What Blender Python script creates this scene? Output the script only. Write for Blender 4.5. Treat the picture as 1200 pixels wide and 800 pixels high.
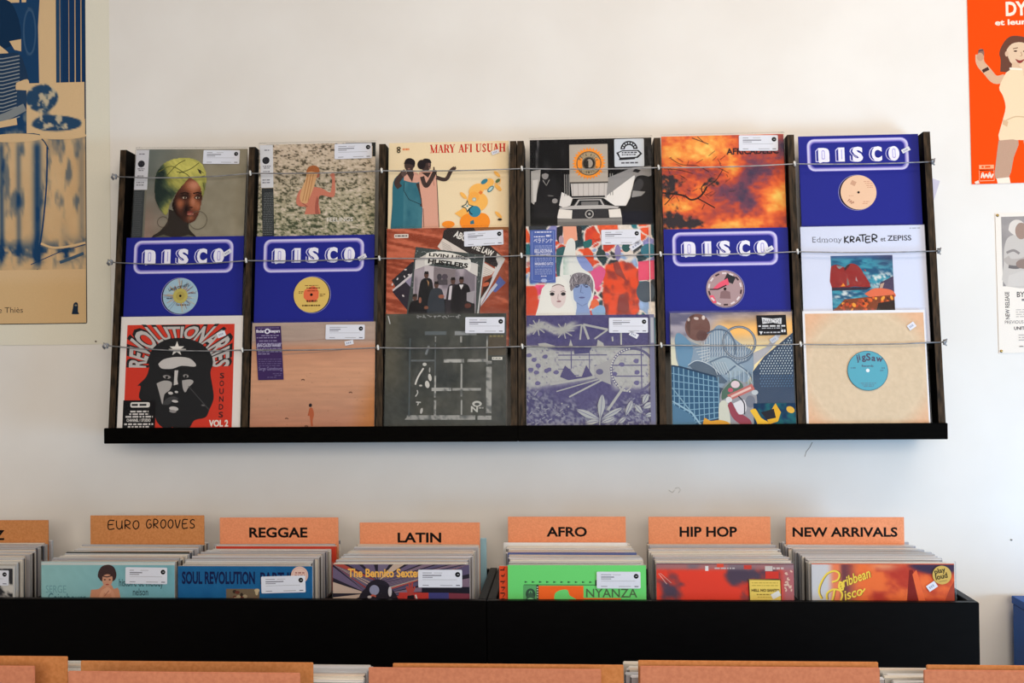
import bpy, math, random
import numpy as np
from mathutils import Matrix, Vector
for o in list(bpy.data.objects): bpy.data.objects.remove(o)
S = bpy.context.scene
COL = S.collection
random.seed(7)

# ------------------------------------------------------------------ camera, light, exposure
CAM = Vector((0, -2.88, 1.46)); YAW, PITCH, ROLL, FPX = 3.4, 0.6, -0.6, 1200.0
ROT = Matrix.Rotation(math.radians(YAW), 3, 'Z') @ Matrix.Rotation(math.radians(90 + PITCH), 3, 'X') @ Matrix.Rotation(math.radians(ROLL), 3, 'Z')
cd = bpy.data.cameras.new('camera'); cam = bpy.data.objects.new('camera', cd); COL.objects.link(cam)
cam.location = CAM; cam.rotation_euler = ROT.to_euler()
cd.sensor_width = 36; cd.lens = 36 * FPX / 1200; cd.clip_start = 0.05
S.camera = cam
S.view_settings.view_transform = 'Standard'; S.view_settings.look = 'None'
S.view_settings.gamma = 1; S.view_settings.use_curve_mapping = False
S.view_settings.exposure = -0.03
w = bpy.data.worlds.new('daylight'); S.world = w; w.use_nodes = True
w.node_tree.nodes['Background'].inputs[0].default_value = (0.92, 0.95, 1.0, 1)
w.node_tree.nodes['Background'].inputs[1].default_value = 0.34
def area(name, loc, aim, sx, sy, power, color):
    l = bpy.data.lights.new(name, 'AREA'); l.shape = 'RECTANGLE'; l.size = sx; l.size_y = sy; l.energy = power; l.color = color
    o = bpy.data.objects.new(name, l); COL.objects.link(o); o.location = loc
    o.rotation_euler = (Vector(aim) - Vector(loc)).to_track_quat('-Z', 'Y').to_euler(); return o
area('ceiling_lamp_light', (1.0, -1.7, 3.0), (0.9, -0.7, 0), 1.6, 0.5, 19, (1.0, 0.80, 0.60))
area('window_light', (2.8, -2.0, 0.7), (1.0, 0, 0.7), 1.2, 1.0, 62, (0.38, 0.67, 1.0))
area('shopfront_light', (0.9, -6.0, 2.3), (0.3, 0, 1.3), 3.5, 1.4, 155, (1.0, 0.91, 0.80))

def U(px, py, Y):                      # photo pixel -> point on the upright plane y = Y
    d = ROT @ Vector(((px - 600) / FPX, (400 - py) / FPX, -1)); return CAM + d * ((Y - CAM.y) / d.y)

# ------------------------------------------------------------------ materials
def lin(c):
    a = np.asarray(c, dtype=float) / 255.0
    return np.where(a <= 0.04045, a / 12.92, ((np.clip(a, 0, None) + 0.055) / 1.055) ** 2.4)
def new_mat(name):
    m = bpy.data.materials.new(name); m.use_nodes = True
    nt = m.node_tree; return m, nt, nt.nodes['Principled BSDF']
def noise_mat(name, c0, c1, scale=8, rough=0.5, spec=0.4, stretch=(1, 1, 1), bump=0.0, detail=4, lo=0.35, hi=0.65, metal=0):
    m, nt, b = new_mat(name); N = nt.nodes; L = nt.links
    tc = N.new('ShaderNodeTexCoord'); mp = N.new('ShaderNodeMapping'); mp.inputs['Scale'].default_value = stretch
    nz = N.new('ShaderNodeTexNoise'); nz.inputs['Scale'].default_value = scale; nz.inputs['Detail'].default_value = detail
    cr = N.new('ShaderNodeValToRGB'); cr.color_ramp.elements[0].position = lo; cr.color_ramp.elements[1].position = hi
    cr.color_ramp.elements[0].color = (*lin(c0), 1); cr.color_ramp.elements[1].color = (*lin(c1), 1)
    L.new(tc.outputs['Object'], mp.inputs[0]); L.new(mp.outputs[0], nz.inputs['Vector']); L.new(nz.outputs['Fac'], cr.inputs[0])
    L.new(cr.outputs[0], b.inputs['Base Color']); b.inputs['Roughness'].default_value = rough
    b.inputs['Specular IOR Level'].default_value = spec; b.inputs['Metallic'].default_value = metal
    if bump:
        bp = N.new('ShaderNodeBump'); bp.inputs['Strength'].default_value = bump; bp.inputs['Distance'].default_value = 0.002
        L.new(nz.outputs['Fac'], bp.inputs['Height']); L.new(bp.outputs[0], b.inputs['Normal'])
    return m
def print_mat(name, rough, spec):
    m, nt, b = new_mat(name); N = nt.nodes; L = nt.links
    at = N.new('ShaderNodeAttribute'); at.attribute_name = 'print'
    tc = N.new('ShaderNodeTexCoord'); nz = N.new('ShaderNodeTexNoise'); nz.inputs['Scale'].default_value = 400
    cr = N.new('ShaderNodeValToRGB'); cr.color_ramp.elements[0].color = (0.9, 0.9, 0.9, 1); cr.color_ramp.elements[1].color = (1, 1, 1, 1)
    mx = N.new('ShaderNodeMix'); mx.data_type = 'RGBA'; mx.blend_type = 'MULTIPLY'; mx.inputs[0].default_value = 1
    L.new(tc.outputs['Object'], nz.inputs['Vector']); L.new(nz.outputs['Fac'], cr.inputs[0])
    L.new(at.outputs['Color'], mx.inputs[6]); L.new(cr.outputs[0], mx.inputs[7]); L.new(mx.outputs[2], b.inputs['Base Color'])
    b.inputs['Roughness'].default_value = rough; b.inputs['Specular IOR Level'].default_value = spec
    return m
CARD = print_mat('printed_card', 0.5, 0.08)
PAPER = print_mat('printed_paper', 0.75, 0.08)
WALL = noise_mat('painted_plaster', (234, 229, 222), (240, 236, 230), 3, 0.8, 0.2, bump=0.12)
FLOOR = noise_mat('worn_floorboards', (96, 78, 60), (128, 104, 80), 4, 0.6, 0.3, (1, 8, 1))
CEIL = noise_mat('ceiling_paint', (238, 234, 226), (244, 240, 232), 3, 0.9, 0.1)
BLACKWOOD = noise_mat('black_stained_wood', (4, 3, 3), (8, 7, 5), 30, 0.5, 0.02, (1, 6, 6), 0.1)
WALNUT = noise_mat('dark_walnut', (27, 21, 14), (70, 54, 38), 26, 0.5, 0.12, (6, 6, 0.7), 0.1)
BLACKBOX = noise_mat('black_lacquer', (4, 3, 3), (6, 5, 5), 20, 0.4, 0.08, (1, 6, 6))
BOARD = noise_mat('brown_hardboard', (224, 140, 98), (236, 152, 108), 260, 0.7, 0.2, detail=6)
BOARD_DARK = noise_mat('aged_hardboard', (194, 126, 72), (208, 140, 86), 220, 0.7, 0.2, detail=6)
STEEL = noise_mat('steel_wire_metal', (128, 128, 130), (164, 164, 166), 50, 0.35, 0.5, metal=0.4)
BEAD = noise_mat('pale_ferrule_metal', (225, 222, 214), (240, 238, 232), 50, 0.3, 0.5)
NEARBOARD = noise_mat('pinkish_hardboard', (196, 124, 94), (208, 136, 104), 200, 0.7, 0.2, detail=6)  # pinker board, also darkened in colour to offset the strong light up close
BLUE = noise_mat('blue_painted_board', (0, 78, 160), (2, 86, 170), 12, 0.4, 0.12)
BRASS = noise_mat('brass_pin', (170, 140, 80), (200, 165, 100), 30, 0.3, 0.5, metal=0.9)
def clear_mat():
    m, nt, b = new_mat('clear_plastic'); N = nt.nodes; L = nt.links
    tr = N.new('ShaderNodeBsdfTransparent'); gl = N.new('ShaderNodeBsdfGlossy'); gl.inputs['Roughness'].default_value = 0.22
    lw = N.new('ShaderNodeLayerWeight'); lw.inputs[0].default_value = 0.12
    nz = N.new('ShaderNodeTexNoise'); nz.inputs['Scale'].default_value = 9; nz.inputs['Detail'].default_value = 3
    tc = N.new('ShaderNodeTexCoord'); bp = N.new('ShaderNodeBump'); bp.inputs['Strength'].default_value = 0.5; bp.inputs['Distance'].default_value = 0.01
    L.new(tc.outputs['Object'], nz.inputs['Vector']); L.new(nz.outputs['Fac'], bp.inputs['Height']); L.new(bp.outputs[0], gl.inputs['Normal'])
    ma = N.new('ShaderNodeMath'); ma.operation = 'MULTIPLY_ADD'; ma.inputs[1].default_value = 0.5; ma.inputs[2].default_value = 0.005
    mx = N.new('ShaderNodeMixShader'); L.new(lw.outputs['Fresnel'], ma.inputs[0]); L.new(ma.outputs[0], mx.inputs[0])
    L.new(tr.outputs[0], mx.inputs[1]); L.new(gl.outputs[0], mx.inputs[2]); L.new(mx.outputs[0], N['Material Output'].inputs[0])
    return m
CLEAR = clear_mat()

# ------------------------------------------------------------------ mesh helpers
class MB:
    """collects faces, each with per-corner colours, and links them as ONE mesh object"""
    def __init__(s): s.v = []; s.f = []; s.c = []
    def face(s, pts, col):
        n = len(s.v); s.v += [tuple(p) for p in pts]; s.f.append(tuple(range(n, n + len(pts)))); s.c.append([tuple(col)] * len(pts))
    def box(s, x0, x1, y0, y1, z0, z1, col=(0.5, 0.5, 0.5), bev=0.0):
        b = bev
        if b <= 0:
            P = [(x, y, z) for x in (x0, x1) for y in (y0, y1) for z in (z0, z1)]
            n = len(s.v); s.v += P
            for q in ((0, 1, 3, 2), (4, 6, 7, 5), (0, 4, 5, 1), (2, 3, 7, 6), (0, 2, 6, 4), (1, 5, 7, 3)):
                s.f.append(tuple(n + i for i in q)); s.c.append([tuple(col)] * 4)
        else:
            import bmesh
            bm = bmesh.new(); bmesh.ops.create_cube(bm, size=1)
            for v in bm.verts: v.co = ((x0 + x1) / 2 + v.co.x * (x1 - x0), (y0 + y1) / 2 + v.co.y * (y1 - y0), (z0 + z1) / 2 + v.co.z * (z1 - z0))
            bmesh.ops.bevel(bm, geom=bm.edges[:], offset=b, segments=2, affect='EDGES')
            s.bm(bm, col); bm.free()
    def bm(s, bm, col):
        bm.verts.index_update(); n = len(s.v); s.v += [tuple(v.co) for v in bm.verts]
        for f in bm.faces: s.f.append(tuple(n + v.index for v in f.verts)); s.c.append([tuple(col)] * len(f.verts))
    def prism(s, pts, y0, y1, col, axis='y'):         # closed outline extruded along y (pts are x,z) or x (pts are y,z)
        mk = (lambda a, b, t: (a, t, b)) if axis == 'y' else (lambda a, b, t: (t, a, b))
        n = len(s.v); k = len(pts)
        s.v += [mk(a, b, y0) for a, b in pts] + [mk(a, b, y1) for a, b in pts]
        s.f.append(tuple(range(n, n + k))); s.c.append([tuple(col)] * k)
        s.f.append(tuple(range(n + 2 * k - 1, n + k - 1, -1))); s.c.append([tuple(col)] * k)
        for i in range(k):
            j = (i + 1) % k; s.f.append((n + j, n + i, n + k + i, n + k + j)); s.c.append([tuple(col)] * 4)
    def tube(s, pts, r, col=(0.5, 0.5, 0.5), n=8, caps=True):
        pts = [Vector(p) for p in pts]; rings = []
        for i, p in enumerate(pts):
            d = (pts[min(i + 1, len(pts) - 1)] - pts[max(i - 1, 0)]).normalized()
            a = d.cross(Vector((0, 0, 1)));  a = a.normalized() if a.length > 1e-4 else Vector((1, 0, 0)); b = d.cross(a)
            rr = r[i] if isinstance(r, (list, tuple)) else r
            m = len(s.v); s.v += [tuple(p + (a * math.cos(2 * math.pi * k / n) + b * math.sin(2 * math.pi * k / n)) * rr) for k in range(n)]; rings.append(m)
        for i in range(len(rings) - 1):
            for k in range(n):
                s.f.append((rings[i] + k, rings[i] + (k + 1) % n, rings[i + 1] + (k + 1) % n, rings[i + 1] + k)); s.c.append([tuple(col)] * 4)
        if caps:
            s.f.append(tuple(rings[0] + k for k in range(n))[::-1]); s.c.append([tuple(col)] * n)
            s.f.append(tuple(rings[-1] + k for k in range(n))); s.c.append([tuple(col)] * n)
    def build(s, name, mat, parent=None, smooth=False):
        me = bpy.data.meshes.new(name); me.from_pydata(s.v, [], s.f)
        at = me.color_attributes.new('print', 'FLOAT_COLOR', 'CORNER')
        a = np.ones((len(me.loops), 4), dtype=np.float32); a[:, :3] = np.array([c for fc in s.c for c in fc], dtype=np.float32).reshape(-1, 3)
        at.data.foreach_set('color', a.ravel()); me.materials.append(mat)
        if smooth: me.polygons.foreach_set('use_smooth', [True] * len(me.polygons))
        me.update(); o = bpy.data.objects.new(name, me); COL.objects.link(o)
        if parent: o.parent = parent
        return o
def tag(o, label, cat, group=None):
    o['label'] = label; o['category'] = cat
    if group: o['group'] = group
    return o
def empty(name, loc, label, cat, group=None, rot=(0, 0, 0)):
    o = bpy.data.objects.new(name, None); COL.objects.link(o); o.location = loc; o.rotation_euler = rot; o.empty_display_size = 0.05
    return tag(o, label, cat, group)

# ------------------------------------------------------------------ noise and text
def _h(ix, iy, sd):
    n = np.sin(ix * 127.1 + iy * 311.7 + sd * 74.7) * 43758.5453; return n - np.floor(n)
def vn(x, y, sd=0):
    x = np.asarray(x, float); y = np.asarray(y, float)
    ix = np.floor(x); iy = np.floor(y); fx = x - ix; fy = y - iy; fx = fx * fx * (3 - 2 * fx); fy = fy * fy * (3 - 2 * fy)
    return (_h(ix, iy, sd) * (1 - fx) + _h(ix + 1, iy, sd) * fx) * (1 - fy) + (_h(ix, iy + 1, sd) * (1 - fx) + _h(ix + 1, iy + 1, sd) * fx) * fy
def fbm(x, y, sd=0, o=4):
    t = 0; a = 0.5
    for k in range(o): t = t + a * vn(x * 2 ** k, y * 2 ** k, sd + k); a *= 0.5
    return t / (1 - 0.5 ** o)
def ss(a, b, x): t = np.clip((x - a) / (b - a), 0, 1); return t * t * (3 - 2 * t)
def mixc(a, b, t): t = np.asarray(t)[..., None]; return np.asarray(a, float) * (1 - t) + np.asarray(b, float) * t
def ramp(t, stops):
    t = np.asarray(t); xs = [s[0] for s in stops]
    return np.stack([np.interp(t, xs, [s[1][k] for s in stops]) for k in range(3)], -1)
_tc = {}
def glyphs(txt, bold=0.0):
    k = (txt, bold)
    if k not in _tc:
        cu = bpy.data.curves.new('lettering', 'FONT'); cu.body = txt; cu.resolution_u = 3; cu.offset = bold
        ob = bpy.data.objects.new('lettering', cu); COL.objects.link(ob)
        bpy.context.view_layer.update()
        me = bpy.data.meshes.new_from_object(ob.evaluated_get(bpy.context.evaluated_depsgraph_get()))
        v = np.array([q.co[:2] for q in me.vertices]).reshape(-1, 2); f = [tuple(p.vertices) for p in me.polygons]
        bpy.data.objects.remove(ob); bpy.data.curves.remove(cu); bpy.data.meshes.remove(me)
        _tc[k] = (v, f)
    return _tc[k]
HAND = {'E': [[(1, 0), (0.1, .05), (0.05, 1), (1, .95)], [(0.05, .5), (.8, .45)]], 'U': [[(0, 0), (.05, .75), (.4, 1), (.8, .8), (.9, 0)], [(.88, .5), (.95, 1)]],
        'R': [[(.05, 1), (.1, 0), (.7, .05), (.85, .28), (.6, .5), (.1, .55), (.9, 1)]], 'O': [[(.5, 0), (.1, .25), (.05, .7), (.4, 1), (.85, .8), (.95, .35), (.7, .05), (.4, .05)]],
        'G': [[(.9, .1), (.5, 0), (.1, .35), (.15, .85), (.5, 1), (.9, .85), (.9, .55), (.5, .55)]], 'V': [[(0, 0), (.4, 1), (.95, 0)]],
        'S': [[(.9, .08), (.5, 0), (.12, .2), (.3, .45), (.75, .6), (.8, .88), (.4, 1), (0, .9)]], 'K': [[(.1, 0), (.05, 1)], [(.9, 0), (.15, .55), (1, 1)]],
        'A': [[(0, 1), (.45, 0), (.95, 1)], [(.2, .65), (.8, .6)]], 'T': [[(0, .05), (1, 0)], [(.5, 0), (.5, 1)]]}
def crom(pts, k=5):
    if len(pts) < 3: return pts
    P = [pts[0]] + list(pts) + [pts[-1]]; out = []
    for i in range(1, len(P) - 2):
        a, b, c, d = map(np.array, (P[i - 1], P[i], P[i + 1], P[i + 2]))
        for j in range(k):
            t = j / k; out.append(tuple(0.5 * (2 * b + (c - a) * t + (2 * a - 5 * b + 4 * c - d) * t * t + (3 * b - a - 3 * c + d) * t ** 3)))
    return out + [tuple(pts[-1])]

# ------------------------------------------------------------------ flat printing on a sheet: picture coordinates (y down) -> sheet
EPS = 1.5e-5
class Art(MB):
    def __init__(s, x0, y0, w, W, H, T, lift=0.0):
        super().__init__(); s.x0, s.y0, s.s, s.W, s.H, s.T = x0, y0, W / w, W, H, T; s.k = 0; s.lift = lift
    def sub(s, lift): return Art(s.x0, s.y0, s.W / s.s, s.W, s.H, s.T, lift)
    def m(s, x, y): return (min(max((x - s.x0) * s.s - s.W / 2, -s.W / 2), s.W / 2), min(max(s.H - (y - s.y0) * s.s, 0), s.H))
    def yy(s): s.k += 1; return -s.T / 2 - s.lift - s.k * EPS
    def slab(s, c, edge=None):                        # the card itself
        s.box(-s.W / 2, s.W / 2, -s.T / 2, s.T / 2, 0, s.H, lin(c if edge is None else edge))
        if edge is not None: s.rect(-1e5, -1e5, 1e5, 1e5, c)
    def pl(s, pts, c, y=None):
        y = s.yy() if y is None else y; q = []
        for p in pts:
            a = s.m(*p)
            if not q or abs(a[0] - q[-1][0]) + abs(a[1] - q[-1][1]) > 1e-7: q.append(a)
        if len(q) > 2: s.face([(a, y, b) for a, b in q], lin(c))
    poly = pl
    def rect(s, x0, y0, x1, y1, c): s.pl([(x0, y0), (x1, y0), (x1, y1), (x0, y1)], c)
    def rrect(s, x0, y0, x1, y1, r, c): s.pl(rr(x0, y0, x1, y1, r), c)
    def quadrot(s, cx, cy, w, h, a, c): s.pl([rotp(cx, cy, dx * w / 2, dy * h / 2, a) for dx, dy in ((-1, -1), (1, -1), (1, 1), (-1, 1))], c)
    def ell(s, cx, cy, rx, ry=None, c=(0, 0, 0), n=28, a=0):
        ry = rx if ry is None else ry; s.pl([rotp(cx, cy, rx * math.cos(2 * math.pi * i / n), ry * math.sin(2 * math.pi * i / n), a) for i in range(n)], c)
    def ring(s, cx, cy, r0, r1, c, n=36, ky=1):
        y = s.yy()
        for i in range(n):
            a, b = 2 * math.pi * i / n, 2 * math.pi * (i + 1) / n
            s.pl([(cx + r * math.cos(t), cy + r * ky * math.sin(t)) for r, t in ((r0, a), (r1, a), (r1, b), (r0, b))], c, y)
    def line(s, pts, w, c, closed=False):
        y = s.yy(); P = [np.array(p, float) for p in pts]
        if closed: P = [P[-1]] + P + [P[0], P[1]]
        L, R = [], []
        for i, p in enumerate(P):
            d = P[min(i + 1, len(P) - 1)] - P[max(i - 1, 0)]; n = np.linalg.norm(d) or 1; d = d / n; nn = np.array([-d[1], d[0]]) * w / 2
            L.append(p + nn); R.append(p - nn)
        lo, hi = (1, len(P) - 1) if closed else (0, len(P) - 1)
        for i in range(lo, hi): s.pl([L[i], L[i + 1], R[i + 1], R[i]], c, y)
    def curve(s, pts, w, c): s.line(crom(pts), w, c)
    def text(s, t, x, base, h, c, w=None, bold=0.0, rot=0, shear=0, capfix=0.72):
        v, f = glyphs(t, bold)
        if not len(v): return
        mn, mx = v.min(0), v.max(0); ky = h / capfix; kx = ky if w is None else w / max(mx[0] - mn[0], 1e-6)
        y = s.yy(); ca, sa = math.cos(rot), math.sin(rot); V = []
        for q in v:
            a = (q[0] - mn[0]) * kx + q[1] * ky * shear; b = -q[1] * ky
            A, B = s.m(x + a * ca - b * sa, base + a * sa + b * ca); V.append((A, y, B))
        n = len(s.v); s.v += V; cc = tuple(lin(c))
        for p in f: s.f.append(tuple(n + i for i in p)); s.c.append([cc] * len(p))
    def hand(s, t, x, y, w, h, gap, lw, c):
        for ch in t:
            if ch == ' ': x += w * 0.7; continue
            for st in HAND[ch]: s.curve([(x + a * w, y + b * h) for a, b in st], lw, c)
            x += w + gap
    def grid(s, x0, y0, x1, y1, nx, ny, fn):
        X, Y = np.meshgrid(np.linspace(x0, x1, nx + 1), np.linspace(y0, y1, ny + 1)); C = lin(np.clip(fn(X, Y), 0, 255)); y = s.yy(); n = len(s.v)
        for j in range(ny + 1):
            for i in range(nx + 1): a, b = s.m(X[j, i], Y[j, i]); s.v.append((a, y, b))
        Ct = [[tuple(C[j, i]) for i in range(nx + 1)] for j in range(ny + 1)]; q = nx + 1
        for j in range(ny):
            for i in range(nx):
                s.f.append((n + j * q + i, n + j * q + i + 1, n + j * q + q + i + 1, n + j * q + q + i)); s.c.append([Ct[j][i], Ct[j][i + 1], Ct[j + 1][i + 1], Ct[j + 1][i]])
    def blob(s, cx, cy, r, c, sd=0, n=14, ky=1.0, amp=0.3):
        rg = random.Random(sd); s.pl(crom_closed([(cx + r * (1 - amp / 2 + amp * rg.random()) * math.cos(2 * math.pi * i / n), cy + ky * r * (1 - amp / 2 + amp * rg.random()) * math.sin(2 * math.pi * i / n)) for i in range(n)]), c)
    def warp(s, t, fn, c, bold=0.0):
        v, f = glyphs(t, bold); mn, mx = v.min(0), v.max(0); y = s.yy(); n = len(s.v); cc = tuple(lin(c))
        for q in v: A, B = s.m(*fn((q[0] - mn[0]) / (mx[0] - mn[0]), q[1] / 0.72)); s.v.append((A, y, B))
        for p in f: s.f.append(tuple(n + i for i in p)); s.c.append([cc] * len(p))
    def shade(s, pts, fn, n=44):
        P = np.array(pts, float); x0, y0 = P.min(0); x1, y1 = P.max(0); h = max(x1 - x0, y1 - y0) / n; nx, ny = int((x1 - x0) / h) + 1, int((y1 - y0) / h) + 1
        X, Y = np.meshgrid(x0 + h * np.arange(nx + 1), y0 + h * np.arange(ny + 1)); C = lin(np.clip(fn(X, Y), 0, 255)); cx, cy = X[:-1, :-1] + h / 2, Y[:-1, :-1] + h / 2; ins = np.zeros(cx.shape, bool)
        for i in range(len(P)):
            (ax, ay), (bx, by) = P[i], P[i - 1]; k = ((ay > cy) != (by > cy)); ins ^= k & (cx < (bx - ax) * (cy - ay) / ((by - ay) or 1e-9) + ax)
        y = s.yy(); b = len(s.v); q = nx + 1
        for j in range(ny + 1):
            for i in range(nx + 1): A, B = s.m(X[j, i], Y[j, i]); s.v.append((A, y, B))
        for j in range(ny):
            for i in range(nx):
                if ins[j, i]: s.f.append((b + j * q + i, b + j * q + i + 1, b + j * q + q + i + 1, b + j * q + q + i)); s.c.append([tuple(C[j, i]), tuple(C[j, i + 1]), tuple(C[j + 1, i + 1]), tuple(C[j + 1, i])])
    def dashes(s, x0, x1, y, h, c, sd=0, u=6):
        rg = random.Random(sd); x = x0
        while x < x1:
            l = u * (0.6 + rg.random() * 1.8); s.rect(x, y - h / 2, min(x + l, x1), y + h / 2, c); x += l + u * 0.45
def crom_closed(p): return crom(p + [p[0]], 3)[:-1]
def rotp(cx, cy, dx, dy, a): return (cx + dx * math.cos(a) - dy * math.sin(a), cy + dx * math.sin(a) + dy * math.cos(a))
def rr(x0, y0, x1, y1, r, n=5):
    o = []
    for cx, cy, a0 in ((x1 - r, y0 + r, -90), (x1 - r, y1 - r, 0), (x0 + r, y1 - r, 90), (x0 + r, y0 + r, 180)):
        for i in range(n + 1): a = math.radians(a0 + 90 * i / n); o.append((cx + r * math.cos(a), cy + r * math.sin(a)))
    return o

# ------------------------------------------------------------------ stickers: parts of a record
LIFT = 0.0029
def sticker(A, root, name, outline, draw, c, lift=LIFT, label=None):
    B = A.sub(lift); y0 = -A.T / 2 - lift - 5e-6
    B.prism([B.m(*p) for p in outline], y0, y0 + 0.0004, lin(c)); draw(B); o = B.build(name, CARD, root)
    if label: o['label'] = label
    return o
def price_label(A, root, x0, y0, x1, y1, rot=0.0, sd=1):   # white shop label with a black dot
    cx, cy = (x0 + x1) / 2, (y0 + y1) / 2; w, h = x1 - x0, y1 - y0
    def draw(B):
        px = lambda u, v: rotp(cx, cy, (u - .5) * w, (v - .5) * h, rot)
        def bar(u0, u1, v, t, c): B.pl([px(u0, v - t), px(u1, v - t), px(u1, v + t), px(u0, v + t)], c)
        c = px(.90, .27); B.ell(c[0], c[1], h * .145, None, (22, 22, 26)); bar(.885, .93, .27, .02, (190, 190, 195))
        g = (150, 150, 158); r = random.Random(sd)
        bar(.10, .10 + .2 * r.random() + .1, .18, .022, g); bar(.36, .55, .18, .018, (180, 180, 186))
        bar(.10, .38 + .2 * r.random(), .32, .03, (120, 120, 130)); bar(.10, .33, .43, .026, g); bar(.10, .88, .56, .012, (175, 175, 182)); bar(.10, .24, .88, .022, g); bar(.50, .78, .88, .02, (170, 170, 176)); bar(.86, .95, .88, .028, (110, 110, 120))
    out = [rotp(cx, cy, p[0] - cx, p[1] - cy, rot) for p in rr(x0, y0, x1, y1, h * .07)]
    return sticker(A, root, 'price_label', out, draw, (226, 228, 238))
def tiny_price(A, root, cx, cy, w, h, rot, col=(225, 226, 235)):
    def draw(B):
        for u in (-.25, -.05, .15):
            p = rotp(cx, cy, u * w, 0, rot); B.quadrot(p[0], p[1], w * .13, h * .38, rot, (160, 165, 185))
    return sticker(A, root, 'price_sticker', [rotp(cx, cy, a * w / 2, b * h / 2, rot) for a, b in ((-1, -1), (1, -1), (1, 1), (-1, 1))], draw, col)
def cover_bag(A, root, ex=0.0022, top=0.005, right=0.0, wide=False):
    right = right if wide else min(right, 0.0014); ex = ex if wide else min(ex, 0.0022)
    b = MB(); W, H, T = A.W, A.H, A.T; y = T / 2 + 0.0024
    b.box(-W / 2 - ex, W / 2 + ex + right, -y, y - 0.002, 0.0, H + top, (1, 1, 1), 0.0008); return b.build('plastic_cover', CLEAR, root)

# ------------------------------------------------------------------ the room
def struct(name, mb, mat):
    o = mb.build(name, mat); o['kind'] = 'structure'; return o
b = MB(); b.box(-4, 4, 0, 0.2, 0, 3.2); wall = struct('wall_back', b, WALL)
b = MB(); b.box(-4, 4, -6.5, 0.2, -0.1, 0); struct('floor', b, FLOOR)
b = MB(); b.box(-4, 4, -6.5, 0.2, 3.2, 3.3); struct('ceiling', b, CEIL)
b = MB(); b.box(-4, 4, -0.014, -0.0005, 0, 0.12, (0.8, 0.8, 0.8), 0.003); struct('baseboard_back', b, CEIL)
CHIP = noise_mat('chipped_plaster', (206, 202, 198), (236, 232, 226), 300, 0.9, 0.1)
CRACK = noise_mat('plaster_crack', (120, 116, 112), (150, 146, 140), 200, 0.9, 0.1)
def wallmark(name, segs, r, mat):
    b = MB()
    for sg in segs: b.tube([tuple(U(px, py, 0) + Vector((0, -0.0005, 0))) for px, py in sg], r, n=6)
    b.build(name, mat, wall)
wallmark('plaster_crack', [[(952, 518), (949, 524), (945, 529), (943, 535)]], 0.0006, CRACK)
wallmark('plaster_chip', [[(784, 574), (788, 577), (791, 574)], [(791, 572), (795, 571), (798, 574), (795, 577)]], 0.0016, CHIP)
wallmark('plaster_dent', [[(1184, 632), (1186, 632.5)]], 0.0022, CRACK)

# ------------------------------------------------------------------ wall racks
SL = 0.1104
def yf(z): return -0.185 + (z - 1.27) * SL           # sloping front edge of the uprights
TH = 0.0175
def upright(x, root, zt):
    b = MB(); b.prism([(yf(1.25), 1.25), (yf(zt), zt), (-0.002, zt - 0.004), (-0.002, 1.25)], x - TH / 2, x + TH / 2, (1, 1, 1), 'x')
    o = b.build('upright', WALNUT, root); o.data.materials.append(BLACKWOOD)
    for p in o.data.polygons: p.material_index = 1 if abs(p.normal.x) > 0.9 else 0
    return o
RX = [(-1.259, [-1.2445, -0.8795, -0.516, -0.1565], -0.1465), (-0.146, [-0.1365, 0.2335, 0.589, 0.9455], 0.954)]
SHELF = (1.245, 1.475, 1.730)                          # record bases: front row, middle row, back row
for k, (x0, ups, x1) in enumerate(RX):
    rk = empty('record_rack', ((x0 + x1) / 2, 0, 1.23), ['dark wooden wall rack of three record columns, nearer the blue drum poster', 'dark wooden wall rack of three record columns, nearer the red poster'][k], 'record rack', 'wall record racks')
    inv = Matrix.Translation(-Vector(rk.location))
    kids = []
    for x in ups: kids.append(upright(x, rk, 2.035))
    b = MB(); b.box(x0, x1, -0.200, -0.187, 1.226, 1.2675, (1, 1, 1), 0.0012); kids.append(b.build('front_lip', BLACKWOOD, rk))
    b = MB(); b.box(x0 + 0.004, x1 - 0.004, -0.187, -0.002, 1.228, 1.2425); kids.append(b.build('bottom_shelf', BLACKWOOD, rk))
    for (ya, zb) in ((-0.1485, SHELF[1]), (-0.1095, SHELF[2])):
        for i in range(3):
            b = MB(); b.box(ups[i] + TH / 2, ups[i + 1] - TH / 2, ya, -0.002, zb - 0.017, zb - 0.003); kids.append(b.build('step_shelf', BLACKWOOD, rk))
    for o in kids: o.matrix_parent_inverse = inv

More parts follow.
